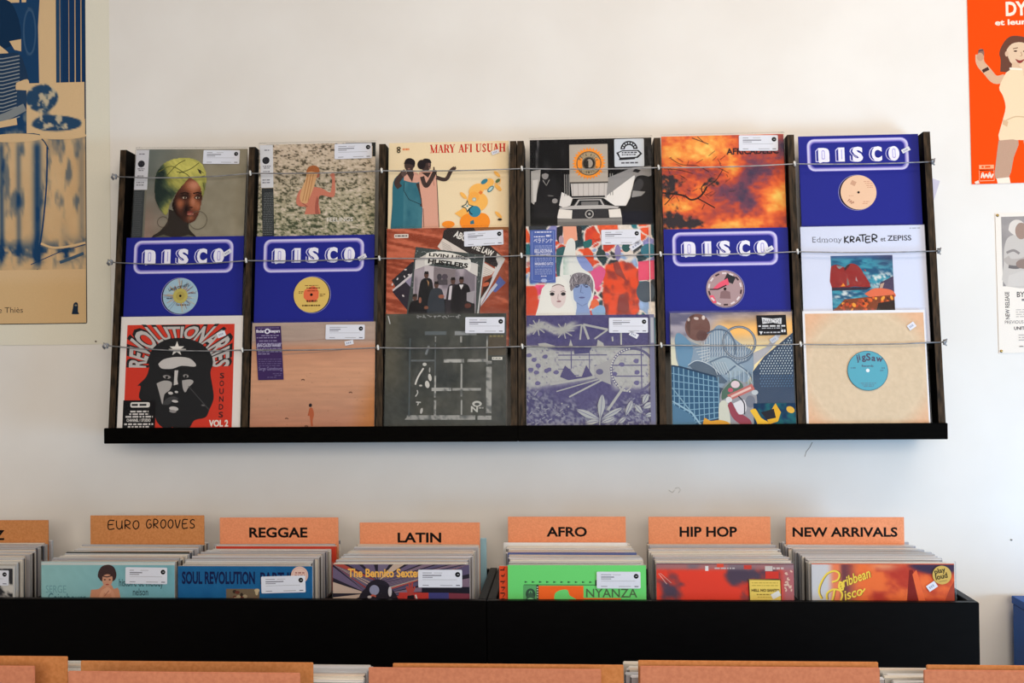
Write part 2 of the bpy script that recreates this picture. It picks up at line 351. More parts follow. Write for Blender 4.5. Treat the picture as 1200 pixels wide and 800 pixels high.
WIRES = [('topmost', [(137, 207), (293.5, 203), (447.3, 200), (611.5, 197.5), (771.7, 196.3), (931, 192), (1090, 189.5)]),
         ('middle', [(132, 307.4), (288.6, 305.3), (444.6, 302.6), (611, 299.3), (774, 297.8), (934.5, 294.8), (1097, 294)]),
         ('lowest', [(127, 405), (284, 410), (443, 407.2), (612, 405.7), (774.7, 404.2), (938, 403.2), (1104, 400.7)])]
for nm, pts in WIRES:
    P = []
    for px, py in pts:
        y = -0.1
        for _ in range(4): p = U(px, py, y); y = yf(p.z) - 0.003
        P.append(U(px, py, y))
    r = empty('steel_wire', P[0], nm + ' of the three steel wires strung across the record racks', 'wire', 'wires across the record racks')
    inv = Matrix.Translation(-P[0]); kids = []; path = []
    for i in range(len(P) - 1):
        for t in (0, .25, .5, .75): q = P[i].lerp(P[i + 1], t); q.z -= 0.012 * t * (1 - t) * (1 if i else 2.5); path.append(q)
    path.append(P[-1]); b = MB(); b.tube(path, 0.0017, n=8); kids.append(b.build('strand', STEEL, r, True))
    for p in P[1:-1]:
        b = MB(); b.tube([p + Vector((-0.001, -0.001, 0.0075)), p + Vector((0, -0.002, 0.004)), p + Vector((0, -0.002, -0.004)), p + Vector((0.001, -0.001, -0.0065))], [0.0015, 0.0036, 0.0036, 0.0015]); kids.append(b.build('ferrule', BEAD, r, True))
    for e, sgn in ((0, -1), (-1, 1)):
        b = MB(); c = P[e]; rg = random.Random(len(nm) + e)
        for i in range(3):
            a = i * 2.1; q = [c + Vector((sgn * (0.004 + 0.005 * j / 8) + 0.004 * math.cos(a + j), 0.007 * math.cos(a + j * 1.1) - 0.002, 0.0065 * math.sin(a + j * 1.1))) for j in range(9)]; b.tube(q, 0.0018, n=6)
        b.tube([c, c + Vector((sgn * 0.007, -0.004, 0.004)), c + Vector((sgn * 0.012, -0.002, 0.008))], 0.0017, n=6); b.tube([c, c + Vector((sgn * 0.007, -0.002, -0.004)), c + Vector((sgn * 0.011, 0, -0.009))], 0.0017, n=6)
        kids.append(b.build('knot', STEEL, r, True))
    for o in kids: o.matrix_parent_inverse = inv

# ------------------------------------------------------------------ records on the racks
GAP = (0.0075, 0.0185, 0.0295)
def record(row, px, x0, y0, w, label, T=0.004, W=None):
    """row 0 front .. 2 back; px = top-left x,y and top-right x,y in the photo; x0,y0,w = the same edge in picture coordinates"""
    mx, my = (px[0] + px[2]) / 2, (px[1] + px[3]) / 2; y = -0.1
    for _ in range(5): p = U(mx, my, y); y = yf(p.z) + GAP[row]
    a, c = U(px[0], px[1], y), U(px[2], px[3], y); ww = W or (c.x - a.x); zb = SHELF[row] + abs(c.z - a.z) / 2 + 0.0005; th = math.atan(SL)
    ups = [u for _, us, _ in RX for u in us]; L = max(u for u in ups if u < p.x) + TH / 2; Rt = min(u for u in ups if u > p.x) - TH / 2
    ww = min(ww, Rt - L - 0.009); H = (p.z - zb) / math.cos(th); cl = lambda x: min(max(x, L + 0.0036 + ww / 2), Rt - 0.0046 - ww / 2)
    xt = cl(p.x); xb = cl(p.x + H * (c.z - a.z) / (c.x - a.x))
    root = empty('record_album', (xb, yf(zb) + GAP[row], zb), label, 'record', 'records on the wall racks', (-th, math.asin((xt - xb) / H), 0))
    return root, Art(x0, y0, w, ww, (p.z - zb) / math.cos(th), T)
def done(A, root, bag=True, **k):
    A.build('sleeve', CARD, root)
    if bag: cover_bag(A, root, **k)

# turban portrait
R, A = record(2, (160, 175.3, 290, 174.5), 238, 124, 803, 'record with a portrait of a woman in a yellow-green head wrap')
A.slab((118, 116, 104), (150, 148, 140))
A.grid(330, 124, 1045, 924, 44, 50, lambda X, Y: mixc(mixc((104, 112, 108), (150, 143, 124), ss(300, 900, X + .3 * Y)), (168, 128, 112), .7 * ss(560, 250, X) * ss(300, 700, Y)) + (fbm(X / 60, Y / 60, 3)[..., None] - .5) * 26)
A.rect(238, 128, 332, 418, (214, 215, 222)); A.ell(280, 230, 25, None, (45, 45, 52))
for y, l in ((158, 40), (266, 50), (278, 36), (318, 48), (332, 44), (366, 54), (384, 56)): A.dashes(280 - l / 2, 280 + l / 2, y, 7, (110, 110, 120), y, 9)
A.rect(232, 420, 316, 924, (66, 70, 72))
for y in range(440, 750, 14): A.dashes(246, 300, y, 5, (92, 96, 98), y, 8)
A.poly(crom_closed([(500, 560), (492, 650), (440, 720), (380, 770), (360, 920), (760, 920), (720, 780), (650, 700), (640, 620)]), (52, 46, 42))
A.poly([(360, 924), (400, 765), (470, 742), (560, 770), (650, 742), (700, 760), (760, 924)], (92, 90, 76))
FACE = crom_closed([(640, 330), (585, 385), (545, 450), (520, 530), (545, 590), (600, 640), (650, 660), (690, 640), (715, 590), (728, 520), (735, 450), (715, 385)])
def skin(X, Y):
    g = lambda cx, cy, rx, ry: np.exp(-((X - cx) / rx) ** 2 - ((Y - cy) / ry) ** 2); l = .28 + .75 * g(670, 385, 60, 45) + .45 * g(575, 520, 34, 40) + .6 * g(668, 500, 26, 60) + .4 * g(708, 540, 22, 40) + .35 * g(655, 625, 26, 16) - .5 * g(520, 560, 40, 90) - .35 * g(612, 470, 44, 22) - .3 * g(702, 470, 24, 20) - .35 * g(625, 560, 26, 40) - .25 * g(560, 630, 60, 30)
    return ramp(np.clip(l, 0, 1), ((0, (36, 24, 22)), (.3, (92, 54, 42)), (.6, (156, 94, 66)), (1, (206, 140, 112))))
A.shade(FACE, skin, 60)
for x in (608, 700): A.line([(x - 32, 448), (x, 440), (x + 28, 448)], 9, (40, 26, 22)); A.ell(x, 478, 24, 11, (70, 44, 36)); A.ell(x, 478, 15, 7, (200, 180, 160)); A.ell(x + 3, 478, 7, 7, (20, 14, 12))
A.ell(655, 548, 18, 5, (60, 34, 28)); A.ell(655, 582, 26, 9, (120, 60, 52)); A.ell(656, 596, 24, 9, (176, 104, 92))
TURB = crom_closed([(388, 400), (392, 310), (430, 245), (490, 205), (570, 190), (655, 196), (715, 230), (750, 290), (757, 360), (748, 440), (735, 470), (715, 395), (645, 335), (595, 380), (545, 445), (505, 520), (482, 602), (430, 555), (396, 480)])
def cloth(X, Y):
    g = lambda cx, cy, rx, ry: np.exp(-((X - cx) / rx) ** 2 - ((Y - cy) / ry) ** 2); l = .78 + .4 * (fbm((X + Y) / 60, (Y - X) / 22, 7) - .5) - 1.0 * g(410, 450, 70, 130) - .7 * g(430, 290, 44, 60) - .5 * g(520, 450, 60, 50) + .25 * g(600, 260, 120, 60) - .3 * g(745, 420, 20, 60)
    return ramp(np.clip(l, 0, 1), ((0, (38, 52, 48)), (.3, (74, 88, 66)), (.6, (160, 158, 84)), (1, (212, 206, 112))))
A.shade(TURB, cloth, 70)
for pts in ([(410, 290), (500, 250), (600, 300)], [(600, 205), (540, 240), (470, 320)], [(540, 290), (600, 300), (645, 335)], [(700, 225), (640, 270), (560, 300)], [(745, 320), (700, 330), (650, 330)], [(690, 270), (735, 300)], [(735, 370), (748, 420)]): A.curve(pts, 6, (104, 104, 52))
A.poly([(690, 270), (715, 280), (722, 310), (705, 300)], (70, 66, 52))
A.ring(460, 652, 36, 40, (84, 72, 64)); A.ring(712, 640, 62, 66, (98, 90, 76))
price_label(A, R, 728, 135, 990, 235, .01, 3); done(A, R)

# figure in a pale flower field
R, A = record(2, (298, 169.6, 433.7, 167.7), 85, 88, 832, 'record with a long-haired blonde figure standing in a pale flower field')
A.slab((176, 164, 144), (205, 205, 205))
def field(X, Y):
    n = .55 * fbm(X / 30, Y / 14, 5, 4) + .45 * fbm(X / 13, Y / 7, 9, 2); t = ss(88, 760, Y); base = mixc((206, 188, 166), (164, 160, 132), t); base = mixc(base, (226, 212, 196), ss(.5, .75, n))
    return mixc(base, mixc((92, 82, 68), (78, 86, 64), t), ss(.45 + .03 * t, .36 + .05 * t, n))
A.grid(85, 88, 917, 900, 120, 110, field)
A.rect(700, 84, 917, 110, (40, 44, 46)); A.rect(895, 84, 917, 190, (50, 52, 50))
A.poly([(80, 90), (180, 90), (192, 400), (104, 402)], (222, 224, 230)); A.ell(133, 203, 26, None, (48, 48, 54))
for y, l in ((128, 40), (245, 56), (258, 40), (284, 50), (345, 56), (364, 56)): A.dashes(140 - l / 2, 140 + l / 2, y, 8, (130, 130, 140), y, 9)
A.poly([(108, 404), (192, 404), (212, 900), (128, 900)], (54, 58, 60))
for y in range(440, 740, 13): A.dashes(126, 194, y, 5, (112, 116, 118), y, 8)
SK = (206, 128, 106)
A.poly(crom_closed([(478, 402), (540, 415), (596, 446), (608, 420), (612, 350), (598, 325), (606, 310), (628, 312), (634, 400), (632, 468), (604, 480), (530, 465), (518, 520), (530, 612), (425, 612), (432, 548), (384, 542), (358, 510), (378, 430), (440, 392)]), SK)
A.poly(crom_closed([(505, 470), (520, 500), (516, 560), (528, 610), (500, 610), (494, 540)]), (170, 96, 82)); A.line([(440, 545), (405, 520), (395, 480)], 6, (150, 84, 70))
A.poly(crom_closed([(496, 340), (520, 330), (518, 300), (500, 290)]), (176, 104, 84))
A.poly(crom_closed([(428, 300), (440, 262), (470, 248), (505, 256), (520, 284), (505, 320), (490, 380), (470, 440), (445, 500), (430, 522), (396, 512), (384, 470), (402, 400), (424, 345)]), (218, 172, 124))
A.poly(crom_closed([(426, 300), (438, 264), (470, 248), (505, 256), (522, 286), (505, 302), (460, 292)]), (172, 104, 62))
for x in (420, 440, 458): A.curve([(x + 20, 310), (x + 5, 400), (x - 15, 505)], 6, (188, 134, 88))
A.grid(380, 600, 560, 690, 24, 12, field)
A.text('FEELINGS', 580, 655, 30, (236, 232, 226), 185, .005)
price_label(A, R, 626, 95, 892, 205, -.01, 5); done(A, R)

# cream cover with two singers
R, A = record(2, (454, 167, 597.6, 166), 86, 102, 884, 'cream record with red capital lettering and two women in long dresses')
A.slab((246, 224, 184), (238, 222, 190))
RD = (206, 42, 30)
DID = {'M': ([(.18, .92, .18, .08, 0), (.14, .02, .5, .98, 1), (.5, .98, .84, .02, 0), (.84, .02, .84, .98, 1)], [(.0, .36, 1), (.66, 1, 1), (.0, .3, 0), (.68, 1, 0)]), 'A': ([(.48, .02, .16, .98, 0), (.48, .02, .84, .98, 1), (.26, .66, .7, .66, 0)], [(0, .32, 1), (.64, 1, 1)]),
       'R': ([(.24, 0, .24, 1, 1), (.24, .03, .7, .06, 0), (.7, .06, .76, .46, 1), (.7, .5, .24, .52, 0), (.56, .52, .86, .98, 1)], [(.04, .44, 1), (.7, 1, 1), (.04, .3, 0)]), 'Y': ([(.12, .02, .5, .55, 1), (.88, .02, .5, .55, 0), (.5, .5, .5, 1, 1)], [(0, .34, 0), (.7, 1, 0), (.3, .72, 1)]),
       'F': ([(.28, 0, .28, 1, 1), (.28, .03, .9, .03, 0), (.9, .03, .9, .25, 0), (.28, .48, .66, .48, 0), (.66, .36, .66, .6, 0)], [(.05, .52, 1), (.05, .4, 0)]), 'I': ([(.5, 0, .5, 1, 1)], [(.15, .85, 0), (.15, .85, 1)]),
       'U': ([(.24, 0, .24, .8, 1), (.24, .8, .5, .98, 1), (.5, .98, .8, .8, 0), (.8, .8, .8, 0, 0)], [(.04, .46, 0), (.62, .98, 0)]), 'S': ([(.78, .24, .55, .03, 0), (.55, .03, .24, .2, 1), (.24, .2, .74, .66, 1), (.74, .7, .5, .97, 1), (.5, .97, .18, .74, 0)], []), 'H': ([(.22, 0, .22, 1, 1), (.78, 0, .78, 1, 1), (.22, .48, .78, .48, 0)], [(.02, .42, 0), (.02, .42, 1), (.58, .98, 0), (.58, .98, 1)])}
x = 390
for ch, ww in zip('MARY AFI USUAH', (58, 44, 44, 40, 24, 44, 38, 22, 22, 46, 36, 46, 44, 50)):
    if ch == 'S': A.curve([(x + a * ww, 122 + b * 62) for a, b in ((.8, .22), (.52, .03), (.24, .22), (.5, .48), (.76, .74), (.48, .97), (.18, .76))], 8, RD)
    elif ch != ' ':
        for (a, b, c, d, hv) in DID[ch][0]: A.line([(x + a * ww, 122 + b * 62), (x + c * ww, 122 + d * 62)], 11 if hv else 4, RD)
        for (a, b, e) in DID[ch][1]: A.rect(x + a * ww, 121 + 59 * e, x + b * ww, 124.5 + 59 * e, RD)
    x += ww
A.ell(160, 144, 15, 13, (60, 52, 40)); A.ell(160, 166, 14, 14, (60, 52, 40)); A.ell(160, 144, 7, 4, (220, 200, 160)); A.ell(160, 167, 6, 5, (220, 200, 160)); A.dashes(190, 238, 152, 14, (236, 132, 70), 4, 9)
SKD, TEAL, PINK, OUT = (74, 58, 54), (52, 112, 128), (226, 168, 146), (36, 30, 34)
A.poly(crom_closed([(196, 322), (160, 345), (122, 400), (118, 560), (120, 960), (345, 960), (344, 620), (318, 480), (300, 400), (240, 392)]), TEAL)
A.grid(200, 400, 335, 900, 14, 40, lambda X, Y: mixc((44, 100, 118), (84, 140, 150), fbm(X / 40, Y / 70, 9)))
A.poly(crom_closed([(200, 385), (215, 330), (300, 330), (312, 400), (250, 400)]), PINK)
A.curve([(172, 440), (150, 400), (190, 340), (215, 320)], 42, SKD); A.curve([(300, 410), (322, 470), (340, 550), (330, 585)], 22, SKD)
A.poly([(215, 300), (265, 300), (275, 345), (262, 400), (225, 340)], SKD); A.ell(240, 272, 36, 46, SKD); A.poly(crom_closed([(200, 262), (215, 228), (250, 220), (282, 245), (276, 290), (262, 270), (215, 262)]), (40, 34, 36)); A.ell(238, 300, 10, 5, (150, 110, 100)); A.ell(200, 335, 20, 22, (104, 84, 78))
A.line([(205, 400), (200, 460), (240, 530), (330, 570)], 4, OUT)
A.poly(crom_closed([(312, 330), (345, 322), (436, 330), (446, 430), (452, 560), (464, 960), (345, 960), (340, 600), (318, 440)]), PINK)
A.line([(440, 340), (450, 500), (462, 740)], 5, OUT); A.line([(345, 600), (352, 740)], 4, OUT); A.line([(415, 380), (425, 430)], 3, (150, 90, 70))
A.poly([(330, 330), (400, 330), (380, 370)], SKD); A.curve([(335, 360), (352, 415), (375, 425), (420, 345), (430, 312)], 32, SKD); A.curve([(440, 368), (510, 384), (548, 320), (575, 300)], 28, SKD)
for dx, dy in ((12, -6), (14, 3), (8, -12)): A.line([(566, 306), (572 + dx, 302 + dy)], 7, SKD)
A.line([(424, 320), (421, 290)], 9, SKD); A.ell(362, 275, 38, 46, SKD); A.ell(330, 270, 30, 36, (40, 34, 36)); A.poly(crom_closed([(325, 250), (350, 226), (390, 232), (402, 262), (370, 256), (345, 280)]), (40, 34, 36)); A.ell(386, 272, 8, 14, (120, 92, 86)); A.ell(392, 298, 10, 4, (170, 130, 120))
ORG, OR2 = (255, 150, 46), (255, 190, 96)
A.ell(735, 468, 60, 44, OR2, a=-.5); A.ell(810, 425, 56, 36, OR2, a=-.5); A.ell(742, 555, 76, 72, OR2); A.ell(715, 520, 40, 40, (255, 178, 80)); A.poly([(575, 640), (690, 570), (760, 640), (650, 690)], OR2)
A.ell(690, 705, 76, 66, ORG); A.ell(775, 705, 58, 66, ORG); A.ell(530, 720, 46, 26, ORG)
for (cx, cy, rx, ry, a, c) in ((792, 406, 28, 16, -.6, (60, 130, 150)), (890, 402, 20, 12, -.7, (96, 120, 80)), (838, 462, 30, 16, -.8, (70, 130, 140)), (885, 352, 30, 12, .8, OR2), (892, 452, 34, 14, .8, OR2), (640, 508, 34, 14, .8, OR2), (895, 655, 34, 12, .8, OR2)): A.ell(cx, cy, rx, ry, c, 18, a)
A.ell(838, 462, 22, 9, (190, 214, 210), 18, -.8); A.line([(865, 420), (905, 425), (912, 385)], 5, OR2); A.quadrot(765, 488, 24, 24, .7, (240, 130, 60)); A.ell(718, 538, 14, None, (150, 190, 190)); A.ell(718, 538, 7, None, (246, 224, 184))
A.ell(722, 628, 44, 42, (60, 140, 165)); A.line([(690, 600), (680, 620), (690, 640), (705, 650)], 8, OUT)
A.poly([(668, 540), (680, 575), (715, 586), (688, 608), (668, 636), (655, 605), (622, 588), (655, 572)], (46, 82, 84)); A.poly([(668, 556), (676, 580), (700, 588), (680, 602), (668, 620), (660, 600), (637, 588), (660, 578)], (246, 224, 184)); A.ell(668, 587, 7, None, (60, 140, 165)); A.poly([(690, 700), (715, 690), (720, 720), (690, 722)], (56, 120, 140)); A.ell(905, 690, 16, 8, (60, 50, 40))
tiny_price(A, R, 872, 188, 56, 28, -.35); done(A, R, bag=False)

# black and white street scene with a car
R, A = record(2, (625, 163, 767.5, 162.5), 122, 79, 878, 'black-and-white record with a white car and an orange sunburst badge')
A.slab((24, 26, 30), (40, 42, 46))
A.grid(122, 79, 1000, 900, 90, 84, lambda X, Y: mixc((12, 13, 17), (104, 102, 104), np.clip(ss(.56, .85, fbm(X / 26, Y / 190, 2)) * (ss(460, 180, X) + ss(760, 860, X)) * ss(640, 420, Y), 0, 1)))
A.poly([(130, 310), (200, 300), (190, 420), (150, 560), (130, 540)], (180, 176, 172)); A.poly([(560, 420), (860, 300), (995, 290), (995, 360), (900, 400), (700, 560)], (150, 148, 148)); A.poly([(880, 350), (832, 580), (730, 578), (650, 520)], (236, 232, 228)); A.poly([(350, 470), (430, 515), (400, 600), (330, 570)], (228, 224, 220))
A.poly([(415, 400), (680, 400), (670, 520), (425, 520)], (206, 200, 196))
for i in range(7): A.line([(430 + i * 38, 405), (432 + i * 37, 512)], 4, (170, 162, 158))
for x in (372, 388, 404, 700, 716): A.line([(x, 340), (x, 500)], 6, (150, 148, 146))
A.rect(408, 120, 684, 402, (186, 176, 164)); A.rect(408, 398, 684, 410, (84, 80, 76))
A.poly([(548 + (122 if i % 2 == 0 else 102) * math.cos(math.pi * i / 30), 262 + (122 if i % 2 == 0 else 102) * math.sin(math.pi * i / 30)) for i in range(60)], (250, 152, 52))
A.ring(548, 262, 83, 90, (96, 88, 72)); A.ell(548, 262, 83, None, (178, 158, 126)); A.poly([(466, 240), (500, 215), (500, 310), (466, 286)], (250, 152, 52)); A.poly([(630, 240), (596, 215), (596, 310), (630, 286)], (250, 152, 52)); A.ell(548, 262, 50, None, (110, 100, 86)); A.ell(548, 262, 42, None, (44, 40, 38)); A.ell(552, 262, 24, 32, (168, 158, 148)); A.rect(524, 240, 545, 300, (44, 40, 38))
for i in range(9): a = math.radians(-155 + i * 16.5); A.text('PETE ROCK'[i], 548 + 55 * math.cos(a) - 6, 262 + 55 * math.sin(a), 22, (60, 56, 48), 10, .01, a + math.pi / 2)
for i in range(9): a = math.radians(150 - i * 15); A.text('CL SMOOTH'[i], 548 + 76 * math.cos(a) - 6, 262 + 76 * math.sin(a), 20, (60, 56, 48), 10, .01, a - math.pi / 2)
A.poly([(315, 600), (430, 565), (470, 520), (635, 520), (670, 565), (770, 595), (780, 668), (318, 668)], (40, 40, 44)); A.poly([(330, 585), (440, 572), (470, 528), (632, 528), (655, 572), (760, 585), (750, 598), (340, 598)], (190, 186, 184)); A.poly([(455, 572), (478, 535), (622, 535), (642, 572)], (36, 38, 42)); A.rect(420, 502, 660, 514, (30, 30, 34)); A.rect(490, 545, 612, 572, (120, 118, 118))
A.poly([(330, 596), (425, 606), (420, 668), (315, 664)], (236, 230, 222)); A.poly([(684, 606), (768, 600), (778, 664), (690, 664)], (236, 230, 222)); A.rect(318, 668, 780, 700, (140, 136, 132)); A.rect(430, 600, 680, 664, (56, 56, 60))
for i in range(8): A.line([(432, 606 + i * 8), (680, 606 + i * 8)], 2.5, (30, 30, 34))
A.ell(547, 636, 31, None, (176, 172, 168)); A.ell(547, 636, 23, None, (40, 40, 44)); A.ell(547, 636, 9, None, (176, 172, 168))
A.poly(crom_closed([(190, 390), (215, 365), (270, 360), (320, 400), (345, 480), (330, 540), (310, 640), (300, 690), (150, 690), (165, 520)]), (26, 26, 30)); A.ell(232, 345, 24, 30, (150, 146, 144)); A.poly([(200, 340), (205, 312), (245, 308), (262, 340), (235, 328)], (20, 20, 24)); A.line([(215, 380), (240, 420), (262, 378)], 4, (190, 186, 180)); A.ell(300, 535, 20, 18, (150, 146, 144)); A.line([(250, 495), (290, 498)], 6, (120, 118, 116)); A.poly([(140, 380), (180, 375), (165, 540), (145, 540)], (210, 206, 202))
A.poly(crom_closed([(870, 400), (905, 360), (990, 400), (998, 690), (800, 640), (840, 520)]), (22, 22, 26)); A.poly(crom_closed([(872, 420), (910, 380), (940, 420), (900, 480), (845, 500)]), (60, 60, 64)); A.ell(890, 340, 26, 26, (150, 146, 144)); A.poly([(860, 330), (880, 308), (920, 322), (900, 340)], (24, 24, 28)); A.poly([(860, 470), (950, 480), (920, 510), (850, 520)], (150, 148, 146))
A.rect(780, 620, 998, 900, (14, 18, 34)); A.rect(122, 660, 318, 900, (14, 15, 18)); A.rect(318, 690, 780, 900, (120, 118, 116))
def dr(B):
    B.poly([(775, 165)] + [(838 + 62 * math.cos(math.radians(a)), 165 - 62 * math.sin(math.radians(a))) for a in range(180, -1, -12)] + [(901, 165)], (40, 40, 44)); B.poly([(808, 165)] + [(838 + 30 * math.cos(math.radians(a)), 165 - 30 * math.sin(math.radians(a))) for a in range(180, -1, -15)] + [(868, 165)], (206, 212, 220))
    for a in range(20, 170, 24): B.ell(838 + 46 * math.cos(math.radians(a)), 165 - 46 * math.sin(math.radians(a)), 6, None, (206, 212, 220))
    B.poly([(745, 190), (790, 172), (905, 172), (932, 200), (900, 232), (770, 235)], (44, 44, 48)); B.poly([(762, 192), (790, 180), (898, 180), (915, 200), (890, 222), (775, 226)], (214, 218, 224)); B.line([(765, 240), (880, 234)], 12, (36, 36, 40))
    B.dashes(785, 895, 190, 9, (60, 60, 66), 3, 12); B.dashes(785, 885, 206, 9, (60, 60, 66), 4, 12); B.dashes(780, 900, 266, 11, (90, 90, 98), 5, 14)
sticker(A, R, 'hype_sticker', rr(732, 88, 945, 294, 8), dr, (208, 214, 222)); done(A, R)

# fire sky
R, A = record(2, (777, 159.6, 922, 157.7), 76, 85, 889, 'record with a fiery orange sky and bare dark branches')
A.slab((200, 96, 56), (170, 90, 60))
def fire(X, Y):
    n = fbm(X / 120, Y / 120, 11, 5); g = lambda cx, cy, rx, ry: np.exp(-((X - cx) / rx) ** 2 - ((Y - cy) / ry) ** 2)
    t = .43 + (n - .5) * .5 + (fbm(X / 34, Y / 24, 15) - .5) * .3 + .34 * g(430, 210, 190, 110) + .2 * g(150, 150, 150, 120) + .3 * g(590, 330, 60, 110) + .42 * g(900, 590, 120, 100) + .3 * g(560, 760, 300, 60) + .25 * g(220, 620, 120, 60) - .34 * g(620, 520, 150, 120) - .28 * g(760, 330, 150, 120) - .14 * g(880, 180, 180, 60)
    c = ramp(t, ((.1, (70, 58, 84)), (.28, (126, 66, 84)), (.4, (186, 74, 58)), (.52, (228, 100, 52)), (.66, (244, 150, 66)), (.85, (246, 206, 104)), (1.1, (250, 226, 140))))
    d = np.clip(1.1 * g(120, 450, 120, 120) + 1.1 * g(110, 720, 150, 90) + .9 * g(440, 430, 75, 70) + .8 * g(300, 740, 120, 40) - 1.5 * (fbm(X / 30, Y / 30, 21) - .4), 0, 1); return mixc(c, (50, 44, 50), ss(.35, .8, d))
A.grid(76, 85, 965, 900, 120, 110, fire)
BR = (38, 28, 30)
for pts, ww in (([(76, 510), (160, 520), (235, 535), (280, 565), (330, 555), (370, 520), (400, 470)], 13), ([(330, 555), (380, 585), (455, 630)], 9), ([(370, 520), (360, 480), (390, 440)], 8), ([(400, 470), (470, 420), (520, 340)], 6), ([(160, 520), (120, 570), (90, 600)], 7), ([(300, 100), (350, 120), (420, 150)], 6), ([(340, 90), (380, 130)], 5), ([(90, 330), (200, 340), (300, 370)], 5), ([(140, 250), (220, 300), (330, 310), (420, 360)], 5), ([(470, 320), (560, 370)], 4), ([(500, 270), (540, 240)], 4), ([(360, 640), (380, 600)], 5)): A.curve(pts, ww, BR)
rg = random.Random(5)
for i in range(40): x, y = rg.uniform(80, 560), rg.uniform(220, 560); A.line([(x, y), (x + rg.uniform(-50, 50), y + rg.uniform(-40, 40))], 3.5, (62, 40, 38))
A.text('AFRICADELIC', 548, 231, 46, (44, 24, 34), 378, .035)
price_label(A, R, 640, 93, 922, 210, .02, 8); done(A, R)

# ---- blue DISCO sleeves
def disco(row, px, label, draw, tag_rot, rim_shade_dx=-9, cx=518, cy=515, r=128, tx=870, ty=205):
    R, A = record(row, px, 103, 84, 862, label); A.slab((36, 42, 138), (50, 54, 150)); LV, MD = (206, 202, 238), (112, 102, 190)
    A.pl(rr(160, 105, 893, 352, 56), MD); A.pl(rr(164, 109, 889, 348, 52), LV); A.pl(rr(178, 122, 875, 336, 42), (164, 156, 218)); A.pl(rr(184, 129, 868, 329, 38), MD); A.pl(rr(190, 136, 862, 322, 34), (36, 42, 138))
    BLU, WHT = (36, 42, 138), (238, 237, 250)
    for ch, x, ww in (('D', 244, 78), ('I', 390, 42), ('S', 488, 76), ('C', 626, 74), ('O', 746, 76)):
        if ch == 'I':
            A.poly([(x - 24, 192), (x - 4, 174), (x + ww, 174), (x + ww, 280), (x - 24, 280)], LV); A.poly([(x - 18, 196), (x - 4, 184), (x - 4, 274), (x - 18, 274)], BLU); A.rect(x, 176, x + ww, 280, WHT); A.line([(x + 21, 190), (x + 21, 262)], 7, (176, 170, 226))
        elif ch == 'D':
            A.poly([(x - 22, 196), (x, 174), (x + 40, 174), (x + 40, 280), (x - 22, 280)], LV); A.poly([(x - 16, 200), (x - 2, 184), (x - 2, 274), (x - 16, 274)], BLU); A.poly(crom_closed([(x, 176), (x + 40, 175), (x + 70, 186), (x + ww, 215), (x + ww, 250), (x + 74, 280), (x + 30, 281), (x, 280)]), WHT); A.poly(rr(x + 22, 192, x + 46, 262, 10), (176, 170, 226)); A.poly(rr(x + 28, 200, x + 40, 254, 5), WHT)
        else:
            if ch == 'O': A.ell(x + 26, 228, 46, 52, LV); A.ell(x + 24, 228, 40, 46, BLU); A.ell(x + 40, 227, 39, 55, WHT); A.poly(rr(x + 28, 190, x + 52, 262, 11), (176, 170, 226)); A.poly(rr(x + 34, 198, x + 46, 254, 5), WHT)
            else: A.text(ch, x - 20, 276, 100, LV, ww + 6, .05); A.text(ch, x - 13, 272, 92, BLU, ww, .05); A.text(ch, x, 276, 102, WHT, ww, .05)
    A.ell(cx + rim_shade_dx, cy, r + 5, r + 3, (24, 20, 60), 40); A.ring(cx + rim_shade_dx, cy, r + 2, r + 6, (150, 146, 200), 40)  # shaded edge of the centre cut-out, painted as a dark disc and pale ring
    B = A.sub(0.0026); draw(B, cx, cy, r); B.build('centre_label', CARD, R)
    tiny_price(A, R, tx, ty, 62, 30, tag_rot); done(A, R, bag=False)
def lab_peach(B, x, y, r):
    B.ell(x, y, r, None, (236, 196, 164), 40); B.quadrot(x - 34, y - 70, 36, 34, .5, (206, 160, 132)); B.text('PAP', x - 82, y + 66, 24, (150, 80, 66), 44, .01, .6)
    for k, (dx, dy, l) in enumerate(((40, -80, 60), (50, -66, 66), (58, -50, 60), (64, -36, 50), (-70, 24, 40), (30, 70, 56), (24, 84, 44))): B.dashes(x + dx, x + dx + l * .8, y + dy, 5, (206, 150, 126), k, 9)
    B.ell(x, y, 9, None, (30, 20, 24))
def lab_burst(B, x, y, r):
    B.ell(x, y, r, None, (160, 190, 206), 40); rg = random.Random(2)
    for i in range(70): a = rg.uniform(0, 6.283); l = rg.uniform(.5, 1) * r; B.line([(x, y), (x + l * math.cos(a), y + l * math.sin(a))], 3, random.Random(i).choice([(190, 120, 80), (150, 110, 110), (206, 176, 110), (110, 130, 150), (196, 204, 190)]))
    B.ell(x, y, r * .42, None, (188, 176, 96)); B.ell(x, y, r * .25, None, (176, 160, 84)); B.text('LAND OF HITS', x - 84, y - 34, 20, (30, 34, 50), 150, .015, -.24); B.dashes(x - 20, x + 70, y + 66, 10, (120, 96, 80), 4, 12); B.dashes(x - 100, x - 60, y + 16, 7, (70, 80, 100), 6, 10); B.dashes(x + 60, x + 112, y - 20, 7, (120, 80, 80), 8, 10); B.ell(x, y, 9, None, (20, 18, 22))
